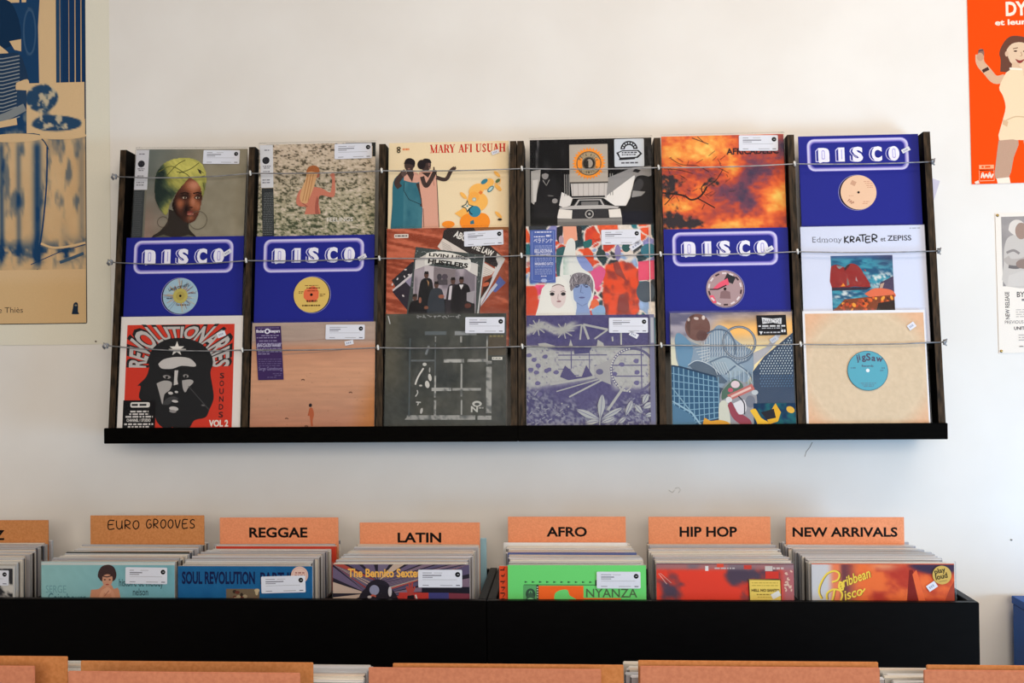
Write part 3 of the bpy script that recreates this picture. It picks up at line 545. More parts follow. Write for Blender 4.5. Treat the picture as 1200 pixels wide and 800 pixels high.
def lab_yellow(B, x, y, r):
    B.ell(x, y, r, None, (224, 190, 104), 40); B.blob(x, y, r * .44, (232, 112, 74), 3, 18)
    for k, (dx, dy, l, h, c) in enumerate(((-48, -66, 96, 6, (140, 90, 50)), (-36, -48, 96, 9, (120, 60, 40)), (-30, -28, 76, 7, (150, 70, 40)), (-92, -22, 34, 6, (130, 96, 50)), (-92, -12, 30, 6, (130, 96, 50)), (60, -2, 40, 6, (130, 96, 50)), (60, 10, 30, 6, (130, 96, 50)), (-34, 46, 76, 14, (90, 50, 30)), (-66, 78, 130, 10, (90, 66, 30)))): B.dashes(x + dx, x + dx + l, y + dy, h, c, k, 11)
    B.ell(x, y, 10, None, (24, 18, 18))
def lab_mauve(B, x, y, r):
    B.ell(x, y, r, None, (176, 148, 150), 40); B.quadrot(x + 36, y - 72, 66, 54, .45, (46, 48, 52)); B.poly([(x - 96, y + 8), (x - 70, y - 16), (x - 40, y - 44), (x + 20, y - 76), (x + 30, y - 30), (x - 20, y - 14), (x - 60, y + 2)], (236, 92, 116)); B.line([(x - 104, y + 2), (x - 50, y + 2), (x + 10, y - 26)], 9, (44, 36, 40)); B.poly([(x - 110, y + 44), (x - 80, y + 44), (x - 60, y + 96), (x - 84, y + 100)], (236, 92, 116)); B.poly([(x - 38, y + 66), (x - 30, y + 20), (x, y + 8), (x + 34, y + 22), (x + 38, y + 70)], (140, 110, 112))
    for i in range(14): a = i * .449 + .2; B.quadrot(x + r * .87 * math.cos(a), y + r * .87 * math.sin(a), 12, 30, a, (226, 214, 216) if i % 3 else (70, 54, 60))
    B.ell(x, y, 10, None, (24, 18, 18))
disco(2, (941.7, 159.3, 1082, 157.7), 'blue disco record with a plain peach centre label, in the back row', lab_peach, -.45)
disco(1, (142.7, 278.8, 280, 276.7), 'blue disco record with a pale blue starburst centre label', lab_burst, -.55, tx=850)
disco(1, (292.3, 276.7, 431, 275.6), 'blue disco record with a yellow and red centre label', lab_yellow, -.5, 5, tx=880, ty=250)
disco(1, (783.7, 268.8, 931.6, 266.4), 'blue disco record with a mauve and pink centre label', lab_mauve, -.5, 4, tx=830, ty=240)

# snapshots on a wooden table
R, A = record(1, (448, 268, 593.6, 266.4), 50, 76, 896, 'record showing scattered photo cards on a red-brown wooden table')
A.slab((190, 96, 70), (200, 180, 170))
A.grid(50, 76, 946, 960, 80, 70, lambda X, Y: mixc((206, 112, 84), (146, 66, 44), ss(.35, .72, fbm((X + Y * 1.8) / 260, (Y - .25 * X) / 20, 4) + .18 * ss(400, 900, X + Y - 500))))
A.rect(690, 76, 946, 100, (150, 100, 60)); A.rrect(105, 116, 210, 146, 6, (226, 216, 206)); A.dashes(112, 202, 130, 10, (90, 80, 80), 1, 12)
A.poly([(470, 96), (500, 78), (690, 78), (720, 130), (920, 312), (880, 392), (640, 262), (460, 150)], (52, 46, 46)); A.text('ABOVE', 540, 140, 50, (236, 232, 226), 150, .03, .42); A.text('THE LAW', 668, 226, 44, (236, 232, 226), 170, .03, .42)
A.poly([(860, 270), (920, 312), (870, 440), (735, 670), (725, 620), (840, 420)], (200, 196, 190)); A.poly([(845, 290), (880, 385), (770, 330)], (44, 40, 42)); A.poly([(425, 215), (465, 152), (850, 390), (790, 470), (640, 420)], (222, 212, 204))
for i in range(5): A.line([(455 + i * 2, 180 + i * 14), (520 + i * 8, 214 + i * 15)], 3, (150, 140, 136)); A.line([(770 - i * 3, 375 + i * 14), (835 - i * 4, 408 + i * 12)], 3, (150, 140, 136))
A.poly([(740, 450), (860, 420), (900, 330), (940, 480), (770, 640), (730, 670)], (150, 76, 54)); A.poly([(880, 330), (920, 316), (730, 675), (722, 640)], (206, 204, 206)); A.poly([(770, 480), (830, 440), (800, 520), (740, 610)], (62, 40, 36)); A.poly([(850, 490), (880, 440), (925, 490), (850, 560), (810, 540)], (86, 100, 160)); A.poly([(810, 540), (850, 490), (865, 505), (735, 670)], (190, 196, 210)); A.ell(780, 500, 26, 14, (196, 100, 70), a=-.4)
A.poly([(90, 460), (240, 325), (280, 330), (250, 700), (215, 690)], (46, 44, 50)); A.poly([(95, 530), (240, 408), (235, 470), (100, 540)], (206, 200, 204)); A.poly([(95, 545), (235, 440), (220, 690), (205, 680)], (48, 42, 54)); A.poly([(190, 470), (240, 430), (236, 520)], (150, 140, 166))
for i, (x, y) in enumerate(((190, 382), (184, 434), (132, 450), (216, 420), (175, 575), (95, 490))): A.ell(x, y, 10, 6, (214, 206, 206), 8, i)
A.poly([(265, 214), (770, 284), (715, 960), (170, 960)], (70, 78, 78)); rg = random.Random(3)
for i in range(110):
    u, v = rg.random(), rg.random() * .5; x = 265 + u * 500 - v * 60; y = 216 + u * 68 + v * 700
    if .1 < u < .9 and v > .18: continue
    A.line([(x, y), (x + rg.uniform(-16, 16), y + rg.uniform(-12, 12))], 3.5, (150, 158, 156))
A.line([(770, 284), (712, 800)], 9, (206, 206, 206)); A.poly([(256, 380), (338, 352), (660, 400), (712, 440), (696, 960), (230, 960)], (166, 156, 164)); A.grid(260, 385, 700, 900, 30, 34, lambda X, Y: mixc((176, 166, 174), (116, 108, 118), ss(.3, .7, fbm(X / 60, Y / 120, 8)) * .8))
A.poly([(395, 365), (560, 390), (550, 500), (400, 480)], (132, 122, 126)); A.poly([(330, 350), (400, 360), (395, 460), (330, 450)], (196, 188, 192)); A.ell(440, 440, 18, 24, (70, 66, 74)); A.ell(480, 440, 22, 22, (84, 74, 84)); A.rect(425, 460, 500, 500, (80, 74, 80))
A.poly([(262, 312), (345, 270), (340, 355), (260, 384)], (214, 210, 206)); A.poly([(655, 330), (722, 350), (718, 440), (650, 400)], (214, 210, 206))
A.poly(crom_closed([(345, 262), (420, 252), (520, 262), (610, 290), (668, 318), (662, 398), (620, 378), (520, 345), (420, 335), (334, 352)]), (232, 230, 224)); A.text('LIVIN LIKE', 362, 284, 24, (40, 38, 38), 285, .035, .11); A.text('HUSTLERS', 354, 336, 33, (40, 38, 38), 296, .05, .14)
A.poly([(240, 620), (300, 600), (680, 610), (700, 650), (694, 960), (225, 960)], (30, 28, 32))
for cx, cy, hw, c in ((345, 425, 46, (30, 30, 34)), (418, 500, 50, (54, 60, 68)), (540, 472, 40, (50, 46, 52)), (602, 468, 60, (32, 30, 34)), (262, 590, 40, (26, 24, 28))): A.poly(crom_closed([(cx - 14, cy + 22), (cx + 18, cy + 22), (cx + hw, cy + 60), (cx + hw + 6, cy + 240), (cx - hw - 12, cy + 240), (cx - hw, cy + 60)]), c); A.ell(cx, cy, 17, 24, (92, 66, 58)); A.poly([(cx - 18, cy - 6), (cx - 12, cy - 27), (cx + 14, cy - 27), (cx + 18, cy - 6)], (36, 30, 30))
A.poly([(585, 500), (618, 500), (600, 535)], (222, 220, 222)); A.poly([(515, 510), (535, 505), (525, 610), (505, 610)], (206, 200, 206)); A.poly([(350, 460), (366, 480), (360, 510)], (170, 130, 90)); A.ell(455, 585, 22, 14, (150, 96, 78)); A.ell(300, 610, 10, 22, (150, 96, 78)); A.ell(648, 655, 24, 18, (96, 54, 46)); A.ell(345, 665, 16, 12, (130, 84, 66)); A.poly([(640, 560), (700, 545), (690, 640), (640, 620)], (160, 156, 162))
price_label(A, R, 620, 103, 908, 214, -.04, 11); done(A, R, right=0.003)

# bright painted cover with two white-hooded heads
R, A = record(1, (617.7, 264.4, 767.5, 264), 76, 58, 924, 'record with red and teal painted shapes, two heads and a blue side strip')
A.slab((226, 216, 208), (220, 214, 210)); _rg = random.Random(17)
PAL = [(226, 84, 50), (232, 96, 58), (40, 116, 128), (44, 70, 78), (228, 84, 122), (140, 140, 196), (150, 176, 212), (214, 70, 48), (196, 130, 130), (236, 226, 214), (56, 60, 66)]
_pts = np.array([(_rg.uniform(60, 1010), _rg.uniform(40, 780)) for _ in range(120)]); _pc = np.array([PAL[_rg.randrange(len(PAL))] for _ in range(120)], float)
def cells(X, Y):
    Xw = X + 30 * (vn(X / 50, Y / 50, 1) - .5); Yw = Y + 30 * (vn(X / 50, Y / 50, 2) - .5); D = np.hypot(Xw[..., None] - _pts[:, 0], (Yw[..., None] - _pts[:, 1]) * 1.1)
    o = np.argsort(D, -1)[..., :2]; d0 = np.take_along_axis(D, o[..., :1], -1)[..., 0]; d1 = np.take_along_axis(D, o[..., 1:2], -1)[..., 0]
    c = _pc[o[..., 0]] * (.82 + .36 * fbm(X / 22, Y / 22, 6))[..., None]; c = mixc(c, (232, 222, 212), ss(13, 6, d1 - d0))
    big = ss(.25, .5, fbm(X / 90, Y / 90, 31) + .5 * np.exp(-((X - 760) / 150) ** 2 - ((Y - 520) / 260) ** 2) - .2); rd = mixc((232, 80, 44), (150, 58, 52), ss(.45, .75, fbm(X / 50, Y / 60, 33)))
    m = ss(.5, .62, np.exp(-((X - 760) / 150) ** 4 - ((Y - 540) / 240) ** 4) + .3 * (fbm(X / 40, Y / 40, 35) - .5)); c = mixc(c, rd, m)
    return mixc(c, mixc((224, 84, 48), (206, 66, 44), fbm(X / 30, Y / 40, 36)), ss(.5, .6, np.exp(-((X - 100) / 70) ** 4 - ((Y - 640) / 160) ** 4)))
A.grid(76, 58, 1000, 980, 120, 110, cells)
A.poly(crom_closed([(300, 70), (345, 66), (330, 180), (300, 160)]), (38, 40, 46)); A.poly(crom_closed([(440, 66), (480, 70), (476, 160), (456, 160)]), (46, 48, 52)); A.poly([(345, 62), (442, 62), (450, 165), (350, 200)], (240, 168, 140)); A.poly(crom_closed([(296, 230), (360, 215), (372, 330), (350, 430), (296, 420)]), (52, 98, 102)); A.ell(332, 160, 18, 30, (186, 160, 172))
A.poly(crom_closed([(490, 180), (550, 160), (550, 210), (500, 228)]), (44, 110, 110)); A.ell(528, 282, 36, 60, (226, 84, 50), a=-.3); A.ell(618, 275, 34, 40, (48, 70, 70)); A.poly(crom_closed([(430, 280), (490, 280), (560, 370), (540, 395), (470, 380)]), (140, 156, 210)); A.poly(crom_closed([(545, 400), (610, 360), (650, 400), (610, 500), (560, 520)]), (220, 90, 140)); A.poly([(885, 330), (1000, 320), (1000, 460), (885, 470)], (232, 84, 116)); A.ell(965, 250, 60, 52, (54, 120, 140)); A.ell(935, 550, 66, 78, (76, 88, 100)); A.ell(800, 225, 30, 34, (44, 92, 92)); A.ell(740, 262, 22, 58, (140, 130, 180)); A.ell(585, 135, 28, 26, (226, 84, 50))
WH = (226, 228, 224)
A.poly(crom_closed([(350, 260), (375, 175), (405, 150), (432, 180), (438, 280), (480, 370), (545, 420), (572, 500), (556, 600), (520, 720), (560, 980), (400, 980), (380, 640), (320, 420)]), WH); A.grid(345, 280, 400, 420, 8, 16, lambda X, Y: mixc(WH, (150, 186, 170), ss(400, 345, X) * fbm(X / 14, Y / 14, 5)))
A.poly(crom_closed([(190, 520), (250, 460), (320, 430), (380, 490), (400, 590), (440, 760), (440, 980), (100, 980), (160, 660)]), (232, 232, 226)); A.poly(crom_closed([(250, 560), (262, 510), (310, 492), (350, 510), (364, 560), (356, 620), (330, 655), (300, 662), (262, 630)]), (222, 206, 204)); A.poly(crom_closed([(262, 510), (310, 493), (350, 510), (345, 500), (308, 486), (268, 500)]), (130, 110, 110))
for x in (264, 344): A.ell(x, 560, 17, 13, (36, 34, 40)); A.curve([(x - 20, 545), (x, 538), (x + 20, 545)], 4, (90, 76, 76))
A.line([(308, 560), (304, 598), (316, 602)], 4, (160, 136, 136)); A.ell(312, 614, 17, 6, (150, 104, 110))
A.poly(crom_closed([(415, 520), (440, 480), (500, 470), (540, 500), (545, 580), (520, 640), (540, 720), (560, 980), (400, 980), (440, 660), (420, 600)]), (140, 162, 206)); A.poly(crom_closed([(388, 470), (410, 420), (460, 405), (520, 420), (558, 470), (556, 560), (530, 500), (470, 490), (420, 520), (400, 540)]), (130, 124, 132)); rg = random.Random(9)
for i in range(36): x, y = rg.uniform(395, 550), rg.uniform(415, 500); A.line([(x, y), (x + rg.uniform(-12, 12), y + rg.uniform(10, 34))], 4, rg.choice([(86, 80, 88), (190, 184, 190), (60, 56, 66)]))
for x in (442, 512): A.line([(x - 20, 500), (x, 492), (x + 20, 502)], 5, (60, 66, 96)); A.ell(x, 510, 13, 6, (70, 82, 120))
A.line([(476, 500), (468, 550), (488, 556)], 5, (96, 114, 160)); A.ell(478, 588, 22, 6, (96, 100, 150)); A.line([(440, 625), (480, 650), (515, 630)], 5, (110, 130, 176)); A.ell(570, 640, 30, 40, (230, 110, 70)); A.poly(crom_closed([(545, 680), (600, 645), (640, 660), (636, 720), (560, 720)]), (140, 176, 212))
A.poly(crom_closed([(735, 690), (740, 600), (770, 565), (800, 600), (815, 650), (800, 700)]), (140, 62, 58)); A.poly(crom_closed([(705, 340), (740, 330), (770, 400), (800, 470), (760, 440), (720, 410)]), (150, 66, 58)); A.rect(965, 62, 970, 980, (236, 230, 228))
def obi(B):
    w = (214, 216, 236); B.line([(120, 100), (276, 100), (276, 456), (206, 470), (120, 456)], 4, (130, 150, 206), True); B.dashes(140, 262, 104, 9, w, 1, 11)
    B.dashes(134, 212, 138, 9, w, 21, 9); B.dashes(222, 258, 132, 14, w, 22, 12); B.text('\u30d9\u30e9\u30c9\u30f3\u30ca', 132, 182, 28, w, 138, .02); B.text('BELLADONNA', 138, 256, 24, w, 130, .03); B.text('OF SADNESS', 146, 276, 15, w, 110, .02); B.text('MASAHIKO SATO', 140, 348, 20, w, 132, .03)
    for i, y in enumerate((206, 218, 230, 296, 308, 320, 360, 378, 390, 402, 414)): B.dashes(140, 266, y, 5, (160, 172, 214), y, 10)
    B.dashes(184, 228, 430, 7, w, 4, 10); B.ell(205, 462, 24, 15, (170, 184, 224), 6)
sticker(A, R, 'obi_strip', [(106, 88), (290, 88), (290, 478), (106, 478)], obi, (84, 104, 172)); price_label(A, R, 622, 94, 906, 204, 0, 13); tiny_price(A, R, 872, 210, 100, 38, -.6); done(A, R)

# pale lavender cover with a seascape
R, A = record(1, (941.7, 266, 1087, 263.5), 100, 64, 897, 'pale white record with a small painting of red cliffs and sea')
A.slab((212, 218, 238), (226, 228, 240)); IK = (52, 54, 66)
A.text('Edmony', 185, 181, 42, (96, 98, 110), 214, -.004); 
for x0, x1, y in ((184, 200, 141), (184, 204, 180), (240, 252, 181), (262, 300, 181), (345, 380, 181)): A.rect(x0, y, x1, y + 3, (96, 98, 110))
for ch, x, yb, ww, hh in (('K', 416, 190, 34, 50), ('R', 458, 186, 34, 42), ('A', 500, 182, 34, 36), ('T', 524, 182, 52, 52), ('E', 570, 188, 36, 44), ('R', 616, 186, 42, 54)): A.hand(ch, x, yb - hh, ww, hh, 0, 9.5, (28, 28, 36))
A.text('et', 678, 181, 36, IK, 36, .012); A.text('ZEPISS', 727, 178, 40, IK, 172, .014); A.dashes(890, 966, 87, 7, (160, 164, 180), 1, 14)
def sea(X, Y):
    n = fbm(X / 70, Y / 22, 5); c = mixc((30, 84, 120), (60, 150, 170), ss(.35, .7, n)); c = mixc(c, (70, 96, 140), ss(.1, .0, (Y - 285) / 400)); c = mixc(c, (66, 64, 96), ss(560, 760, X) * ss(420, 280, Y) * .8)
    return mixc(c, (216, 220, 216), np.clip(ss(.45, .7, fbm(X / 30, Y / 30, 8)) * np.exp(-((X - 680) / 100) ** 2 - ((Y - 470) / 60) ** 2) * 1.7 + ss(.45, .7, fbm(X / 40, Y / 14, 9)) * np.exp(-((Y - 570) / 42) ** 2) * ss(620, 420, X), 0, 1))
A.grid(311, 285, 757, 760, 60, 60, sea)
A.poly(crom_closed([(311, 365), (340, 352), (380, 360), (420, 375), (440, 350), (470, 345), (510, 365), (545, 420), (590, 520), (480, 515), (311, 520)]), (146, 40, 40)); A.poly([(350, 360), (400, 366), (370, 385)], (130, 140, 140)); A.poly([(432, 352), (455, 350), (410, 400), (405, 380)], (70, 40, 44)); A.poly([(410, 400), (440, 500), (420, 510), (424, 440)], (128, 112, 110)); A.poly([(488, 440), (500, 480), (484, 470)], (170, 150, 150))
for i in range(16): rg = random.Random(i); x, y = rg.uniform(320, 560), rg.uniform(390, 510); A.line([(x, y), (x + rg.uniform(-20, 20), y + rg.uniform(10, 26))], 6, rg.choice([(176, 58, 46), (116, 30, 36), (160, 70, 60)]))
A.poly([(311, 520), (600, 520), (560, 540), (311, 545)], (52, 42, 60)); A.poly([(375, 515), (395, 488), (410, 512)], (236, 140, 50)); A.poly([(640, 560), (660, 490), (757, 440), (757, 560)], (76, 66, 90)); A.poly([(655, 530), (660, 500), (690, 490), (675, 530)], (190, 160, 140)); A.poly(crom_closed([(545, 570), (620, 530), (720, 540), (755, 560), (755, 600), (600, 600)]), (222, 110, 76))
A.poly([(340, 670), (400, 610), (530, 598), (757, 580), (757, 760), (311, 760), (311, 690)], (130, 62, 34))
for i in range(46): rg = random.Random(40 + i); x, y = rg.uniform(360, 745), rg.uniform(596, 700); A.ell(x, y, rg.uniform(8, 22), rg.uniform(6, 14), rg.choice([(222, 96, 40), (196, 72, 34), (240, 160, 60), (90, 44, 30), (176, 70, 40)]), 7, rg.random() * 3)
A.poly([(640, 640), (757, 620), (757, 760), (600, 760)], (44, 30, 28)); done(A, R, ex=0.001, top=0.001)

# red cover with a man in a starred beret
R, A = record(0, (138.7, 370.6, 282, 370.6), 135, 50, 675, 'red record with a bearded man in a starred beret')
A.slab((232, 226, 222), (236, 234, 232)); A.rect(170, 95, 765, 700, (212, 62, 46)); K, G = (38, 38, 40), (202, 198, 196)
def arc(grow):
    def fn(u, v):
        a = math.radians(181 - 182 * u); v = v * (1 + 2 * grow) - grow; ix, iy = 465 + 186 * math.cos(a), 326 - 158 * math.sin(a); ox, oy = 465 + 330 * math.cos(a), 322 - 275 * math.sin(a)
        ox, oy = min(max(ox, 186), 742), max(oy, 106); return ix + (ox - ix) * v, iy + (oy - iy) * v
    return fn
A.warp('REVOLUTIONARIES', arc(.08), K, .075); A.warp('REVOLUTIONARIES', arc(0), (196, 192, 190), .03)
A.poly(crom_closed([(300, 330), (295, 280), (320, 220), (380, 180), (450, 168), (520, 176), (590, 205), (640, 260), (652, 310), (640, 360), (655, 440), (662, 500), (640, 560), (620, 600), (560, 615), (530, 660), (470, 668), (440, 650), (420, 666), (370, 640), (345, 600), (340, 540), (290, 520), (250, 490), (258, 430), (240, 425), (285, 380)]), K)
A.poly(crom_closed([(350, 310), (380, 284), (450, 272), (520, 280), (556, 310), (550, 326), (480, 320), (430, 336), (370, 334)]), G)
A.poly([(450 + (42 if i % 2 == 0 else 17) * math.sin(math.pi * i / 5), 228 - (42 if i % 2 == 0 else 17) * math.cos(math.pi * i / 5)) for i in range(10)], (236, 232, 226)); A.line([(405, 232), (500, 232)], 8, (190, 186, 184))
A.poly([(442, 345), (462, 345), (458, 395), (464, 420), (440, 426)], G); A.poly(crom_closed([(345, 415), (385, 400), (428, 410), (420, 450), (390, 475), (382, 530), (366, 480)]), (176, 172, 170)); A.poly(crom_closed([(485, 400), (530, 395), (548, 410), (520, 440), (505, 465), (490, 440)]), (176, 172, 170)); A.poly(crom_closed([(380, 530), (400, 500), (440, 485), (470, 500), (440, 510), (415, 530)]), (70, 70, 72))
for x, y, rx, ry, c in ((400, 380, 22, 10, (150, 146, 146)), (505, 376, 16, 9, (150, 146, 146)), (400, 382, 8, 8, K), (505, 378, 7, 7, K), (424, 468, 14, 8, G), (456, 462, 10, 6, G), (450, 512, 18, 7, G), (445, 552, 26, 12, G), (440, 566, 20, 8, (150, 146, 146)), (605, 535, 10, 4, (120, 118, 118))): A.ell(x, y, rx, ry, c, 12, .15)
A.line([(395, 340), (440, 372)], 10, (26, 26, 28)); A.line([(520, 430), (640, 560)], 4, (80, 80, 82))
for i, ch in enumerate('SOUNDS'): A.text(ch, 692, 390 + i * 42, 30, K, 24, .02)
A.text('VOL 2', 640, 648, 34, (236, 230, 222), 106, .045)
A.rect(165, 505, 345, 720, (26, 24, 26)); A.rrect(205, 516, 312, 544, 10, (232, 228, 224)); A.dashes(212, 305, 530, 12, (60, 58, 60), 5, 20)
for i, (y, l, h) in enumerate(((566, 100, 9), (580, 110, 8), (594, 150, 9), (634, 160, 9), (648, 120, 8), (664, 60, 12))): A.dashes(256 - l / 2, 256 + l / 2, y, h, (216, 212, 210), i, 14)
A.text('CHANNEL 1 STUDIO', 188, 620, 15, (232, 228, 224), 132, .03); tiny_price(A, R, 695, 152, 46, 30, -.35); done(A, R, ex=0.003, top=0.002, right=0.002)

# pale sandy beach
R, A = record(0, (286, 377.4, 434, 378), 56, 84, 690, 'sandy pink record with a tiny figure walking on a beach')
A.slab((196, 150, 122), (222, 214, 208))
def sand(X, Y):
    t = (Y - 84) / 590; c = ramp(t, ((0, (182, 162, 150)), (.17, (180, 158, 146)), (.24, (206, 152, 122)), (.5, (212, 160, 128)), (.75, (200, 150, 122)), (1, (190, 132, 106)))); c = mixc(c, (190, 122, 66), ss(600, 760, X - (560 - Y) * .3) * ss(250, 560, Y) * .8)
    return c * (.93 + .14 * fbm(X / 160, Y / 8, 3))[..., None]
A.grid(56, 84, 746, 780, 50, 70, sand); A.line([(56, 190), (300, 190), (480, 178), (746, 188)], 4, (170, 140, 126)); A.line([(100, 270), (400, 252), (560, 240)], 5, (176, 140, 122)); A.line([(60, 150), (300, 160)], 4, (172, 152, 142))
rg = random.Random(4)
for i in range(40): A.ell(rg.uniform(70, 740), rg.uniform(340, 660), rg.uniform(1.5, 4), 1.6, (150, 104, 80), 6)
for x, y in ((348, 404), (614, 476), (262, 616), (372, 658)): A.line([(x - 10, y), (x, y - 4), (x + 9, y + 1)], 6, (110, 76, 60))
A.poly(crom_closed([(386, 560), (400, 556), (410, 575), (412, 600), (406, 625), (408, 655), (398, 655), (392, 620), (388, 600), (380, 600)]), (182, 96, 62)); A.ell(392, 543, 9, 10, (40, 34, 40)); A.line([(388, 570), (380, 600)], 5, (170, 88, 56))
def strip(B):
    w = (196, 190, 216); B.dashes(84, 208, 113, 4, (130, 116, 150), 1); B.text('finders', 80, 139, 18, (226, 222, 236), 54, .03); B.text('keepers', 158, 139, 18, (226, 222, 236), 56, .03); B.ring(143, 132, 8, 15, (226, 222, 236)); B.text('JEAN-CLAUDE VANNIER', 86, 219, 17, w, 136, .03); B.text('Serge Gainsbourg', 100, 349, 20, (150, 140, 180), 130, -.002)
    for i, (x0, x1, y) in enumerate(((110, 210, 156), (84, 200, 168), (98, 200, 186), (90, 226, 200), (88, 226, 230), (92, 228, 246), (94, 160, 258), (98, 228, 288), (98, 228, 300), (98, 228, 312), (100, 224, 324), (180, 232, 368), (190, 232, 378), (150, 200, 388))): B.dashes(x0, x1, y, 5, (150, 140, 176) if y < 270 else (100, 86, 128), i, 10)
sticker(A, R, 'hype_sticker', [(73, 104), (218, 103), (241, 401), (98, 403)], strip, (64, 44, 92)); price_label(A, R, 470, 100, 688, 182, .01, 15); tiny_price(A, R, 602, 201, 48, 24, -.2); done(A, R, ex=0.003, right=0.009)

# dark cover with pale bands
R, A = record(0, (452.3, 367.4, 593, 367.4), 58, 34, 664, 'dark grey record with a grid of pale bands')
A.slab((56, 60, 58), (70, 74, 76))
A.grid(58, 34, 722, 720, 70, 72, lambda X, Y: mixc(mixc((44, 50, 52), (88, 88, 80), fbm(X / 130, Y / 130, 6)), (104, 98, 82), ss(200, 90, X) * ss(600, 300, Y) * .6) + (fbm(X / 14, Y / 14, 9)[..., None] - .5) * 22)
def band(x0, y0, x1, y1, c=(158, 158, 154), sd=1):
    B = []; A.grid(x0, y0, x1, y1, max(2, int((x1 - x0) / 9)), max(2, int((y1 - y0) / 9)), lambda X, Y: mixc(c, (90, 94, 94), ss(.5, .75, fbm(X / 22, Y / 22, sd))))
band(614, 160, 622, 320); band(612, 296, 644, 312); band(614, 328, 644, 580, sd=2); band(182, 592, 556, 616, sd=3); band(568, 594, 644, 616, sd=4); A.poly([(170, 616), (190, 594), (200, 594), (200, 616)], (150, 150, 146)); band(380, 286, 492, 304, (176, 176, 172)); band(510, 286, 612, 302); band(200, 288, 330, 298, (100, 106, 108)); band(316, 442, 424, 460, (170, 170, 166)); band(430, 444, 586, 458); band(470, 160, 480, 195); band(474, 310, 484, 490); band(476, 510, 485, 590); band(331, 160, 338, 190); band(330, 375, 340, 495, (170, 170, 166)); band(330, 510, 342, 592); band(190, 170, 198, 600, (78, 88, 92)); band(440, 132, 560, 154, (140, 144, 146)); band(275, 132, 395, 152, (96, 104, 108)); band(331, 200, 337, 372, (90, 98, 102))
A.curve([(226, 425), (240, 385), (270, 335)], 9, (212, 210, 204)); A.ell(276, 314, 11, 9, (196, 196, 190)); A.line([(282, 260), (298, 212)], 12, (120, 126, 130)); A.ell(306, 386, 9, 20, (206, 204, 198), a=-.2); A.ell(292, 424, 12, 20, (206, 204, 198), a=-.2); A.ell(304, 345, 4, 14, (160, 160, 156)); A.curve([(228, 490), (240, 470), (236, 455)], 6, (190, 188, 184)); A.line([(232, 520), (258, 522)], 7, (190, 188, 184)); A.line([(246, 522), (240, 538)], 6, (190, 188, 184)); A.ell(262, 568, 7, 16, (190, 188, 184), a=.2); A.ell(256, 430, 9, 5, (200, 198, 192)); A.rect(625, 155, 722, 265, (76, 68, 56)); A.dashes(632, 706, 160, 10, (120, 110, 70), 3, 12); A.rect(646, 275, 702, 290, (222, 220, 212)); A.dashes(650, 698, 282, 6, (110, 108, 100), 3, 9)
A.ell(565, 530, 26, 16, (190, 190, 184)); A.ell(565, 532, 14, 8, (70, 74, 72)); A.text('N', 532, 574, 32, (190, 190, 184), 38, .03); A.dashes(574, 600, 552, 8, (150, 150, 146), 2, 7); A.line([(70, 46), (82, 90)], 5, (200, 202, 204))
for i in range(30): rg = random.Random(i); x = rg.uniform(200, 470); A.line([(x, 40 + rg.random() * 14), (x + rg.uniform(4, 14), 44 + rg.random() * 18)], 4, (150, 152, 152))
price_label(A, R, 498, 56, 714, 144, .005, 17); done(A, R, ex=0.003, right=0.008)

# navy drawing of machinery and plants
R, A = record(0, (616.7, 369, 766, 369), 56, 42, 704, 'navy and cream record with a drawing of machinery above jungle plants')
NV, CR = (70, 66, 116), (172, 173, 172); A.slab(NV, (176, 176, 186))
def mach(X, Y):
    n = fbm(X / 12, Y / 12, 3, 3); c = np.broadcast_to(np.array(NV, float), X.shape + (3,)).copy()
    m = np.clip(ss(34, 12, np.abs(Y - 115 - 16 * np.sin(X / 30))) * ss(360, 300, X) + ss(220, 240, Y + 14 * np.sin(X / 60)) * ss(430, 380, Y + .14 * (X - 400) * (X > 0)) * (1 - .0 * X) + ss(200, 130, X) * ss(200, 230, Y) * ss(560, 420, Y + X * .6) + ss(520, 560, X + 20 * vn(X / 30, Y / 30, 4)) * ss(210, 240, Y) * ss(480, 430, Y), 0, 1)
    c = mixc(c, CR, m * ss(.2, .5, n + .15)); j = ss(440 + 90, 520 + 90, Y + 60 * vn(X / 60, 0 * Y, 8) + np.abs(X - 400) * .42 - 30); c = mixc(c, mixc((64, 62, 110), (132, 134, 152), ss(.42, .66, n)), j * .9)
    return c + ((fbm(X / 8, Y / 8, 12, 2) - .5) * 26)[..., None]
A.grid(56, 42, 760, 740, 120, 110, mach)
for x0, y0, x1, y1 in ((130, 206, 216, 222), (230, 262, 500, 268), (230, 290, 420, 294), (230, 340, 300, 344), (300, 230, 306, 340), (400, 236, 405, 350), (430, 320, 720, 326), (540, 380, 700, 386), (550, 262, 700, 268), (684, 220, 690, 460), (300, 375, 345, 380)): A.rect(x0, y0, x1, y1, (88, 84, 128))
A.ring(640, 350, 112, 126, (88, 86, 124)); A.poly([(425, 330), (540, 280), (510, 350), (520, 430), (450, 400), (430, 370)], (160, 160, 162)); A.ell(458, 358, 20, 16, (92, 90, 128))
for i in range(24): a = math.pi * (.55 + .9 * i / 23); A.ell(640 + 119 * math.cos(a), 350 + 119 * math.sin(a), 5, 5, (206, 206, 204), 6)
for x, y in ((660, 300), (662, 362), (660, 420), (540, 370), (580, 318), (220, 360), (180, 345), (98, 290), (120, 322), (80, 345), (168, 350), (70, 265), (160, 272), (118, 420), (128, 480), (110, 360)): A.blob(x, y, 15, (98, 94, 138), int(x), 8, .8)
A.poly([(240, 385), (268, 322), (300, 350), (330, 385), (360, 384), (385, 320), (420, 380), (300, 410)], NV); A.poly([(320, 260), (318, 215), (345, 180), (400, 180), (420, 215), (400, 255)], (66, 64, 116))
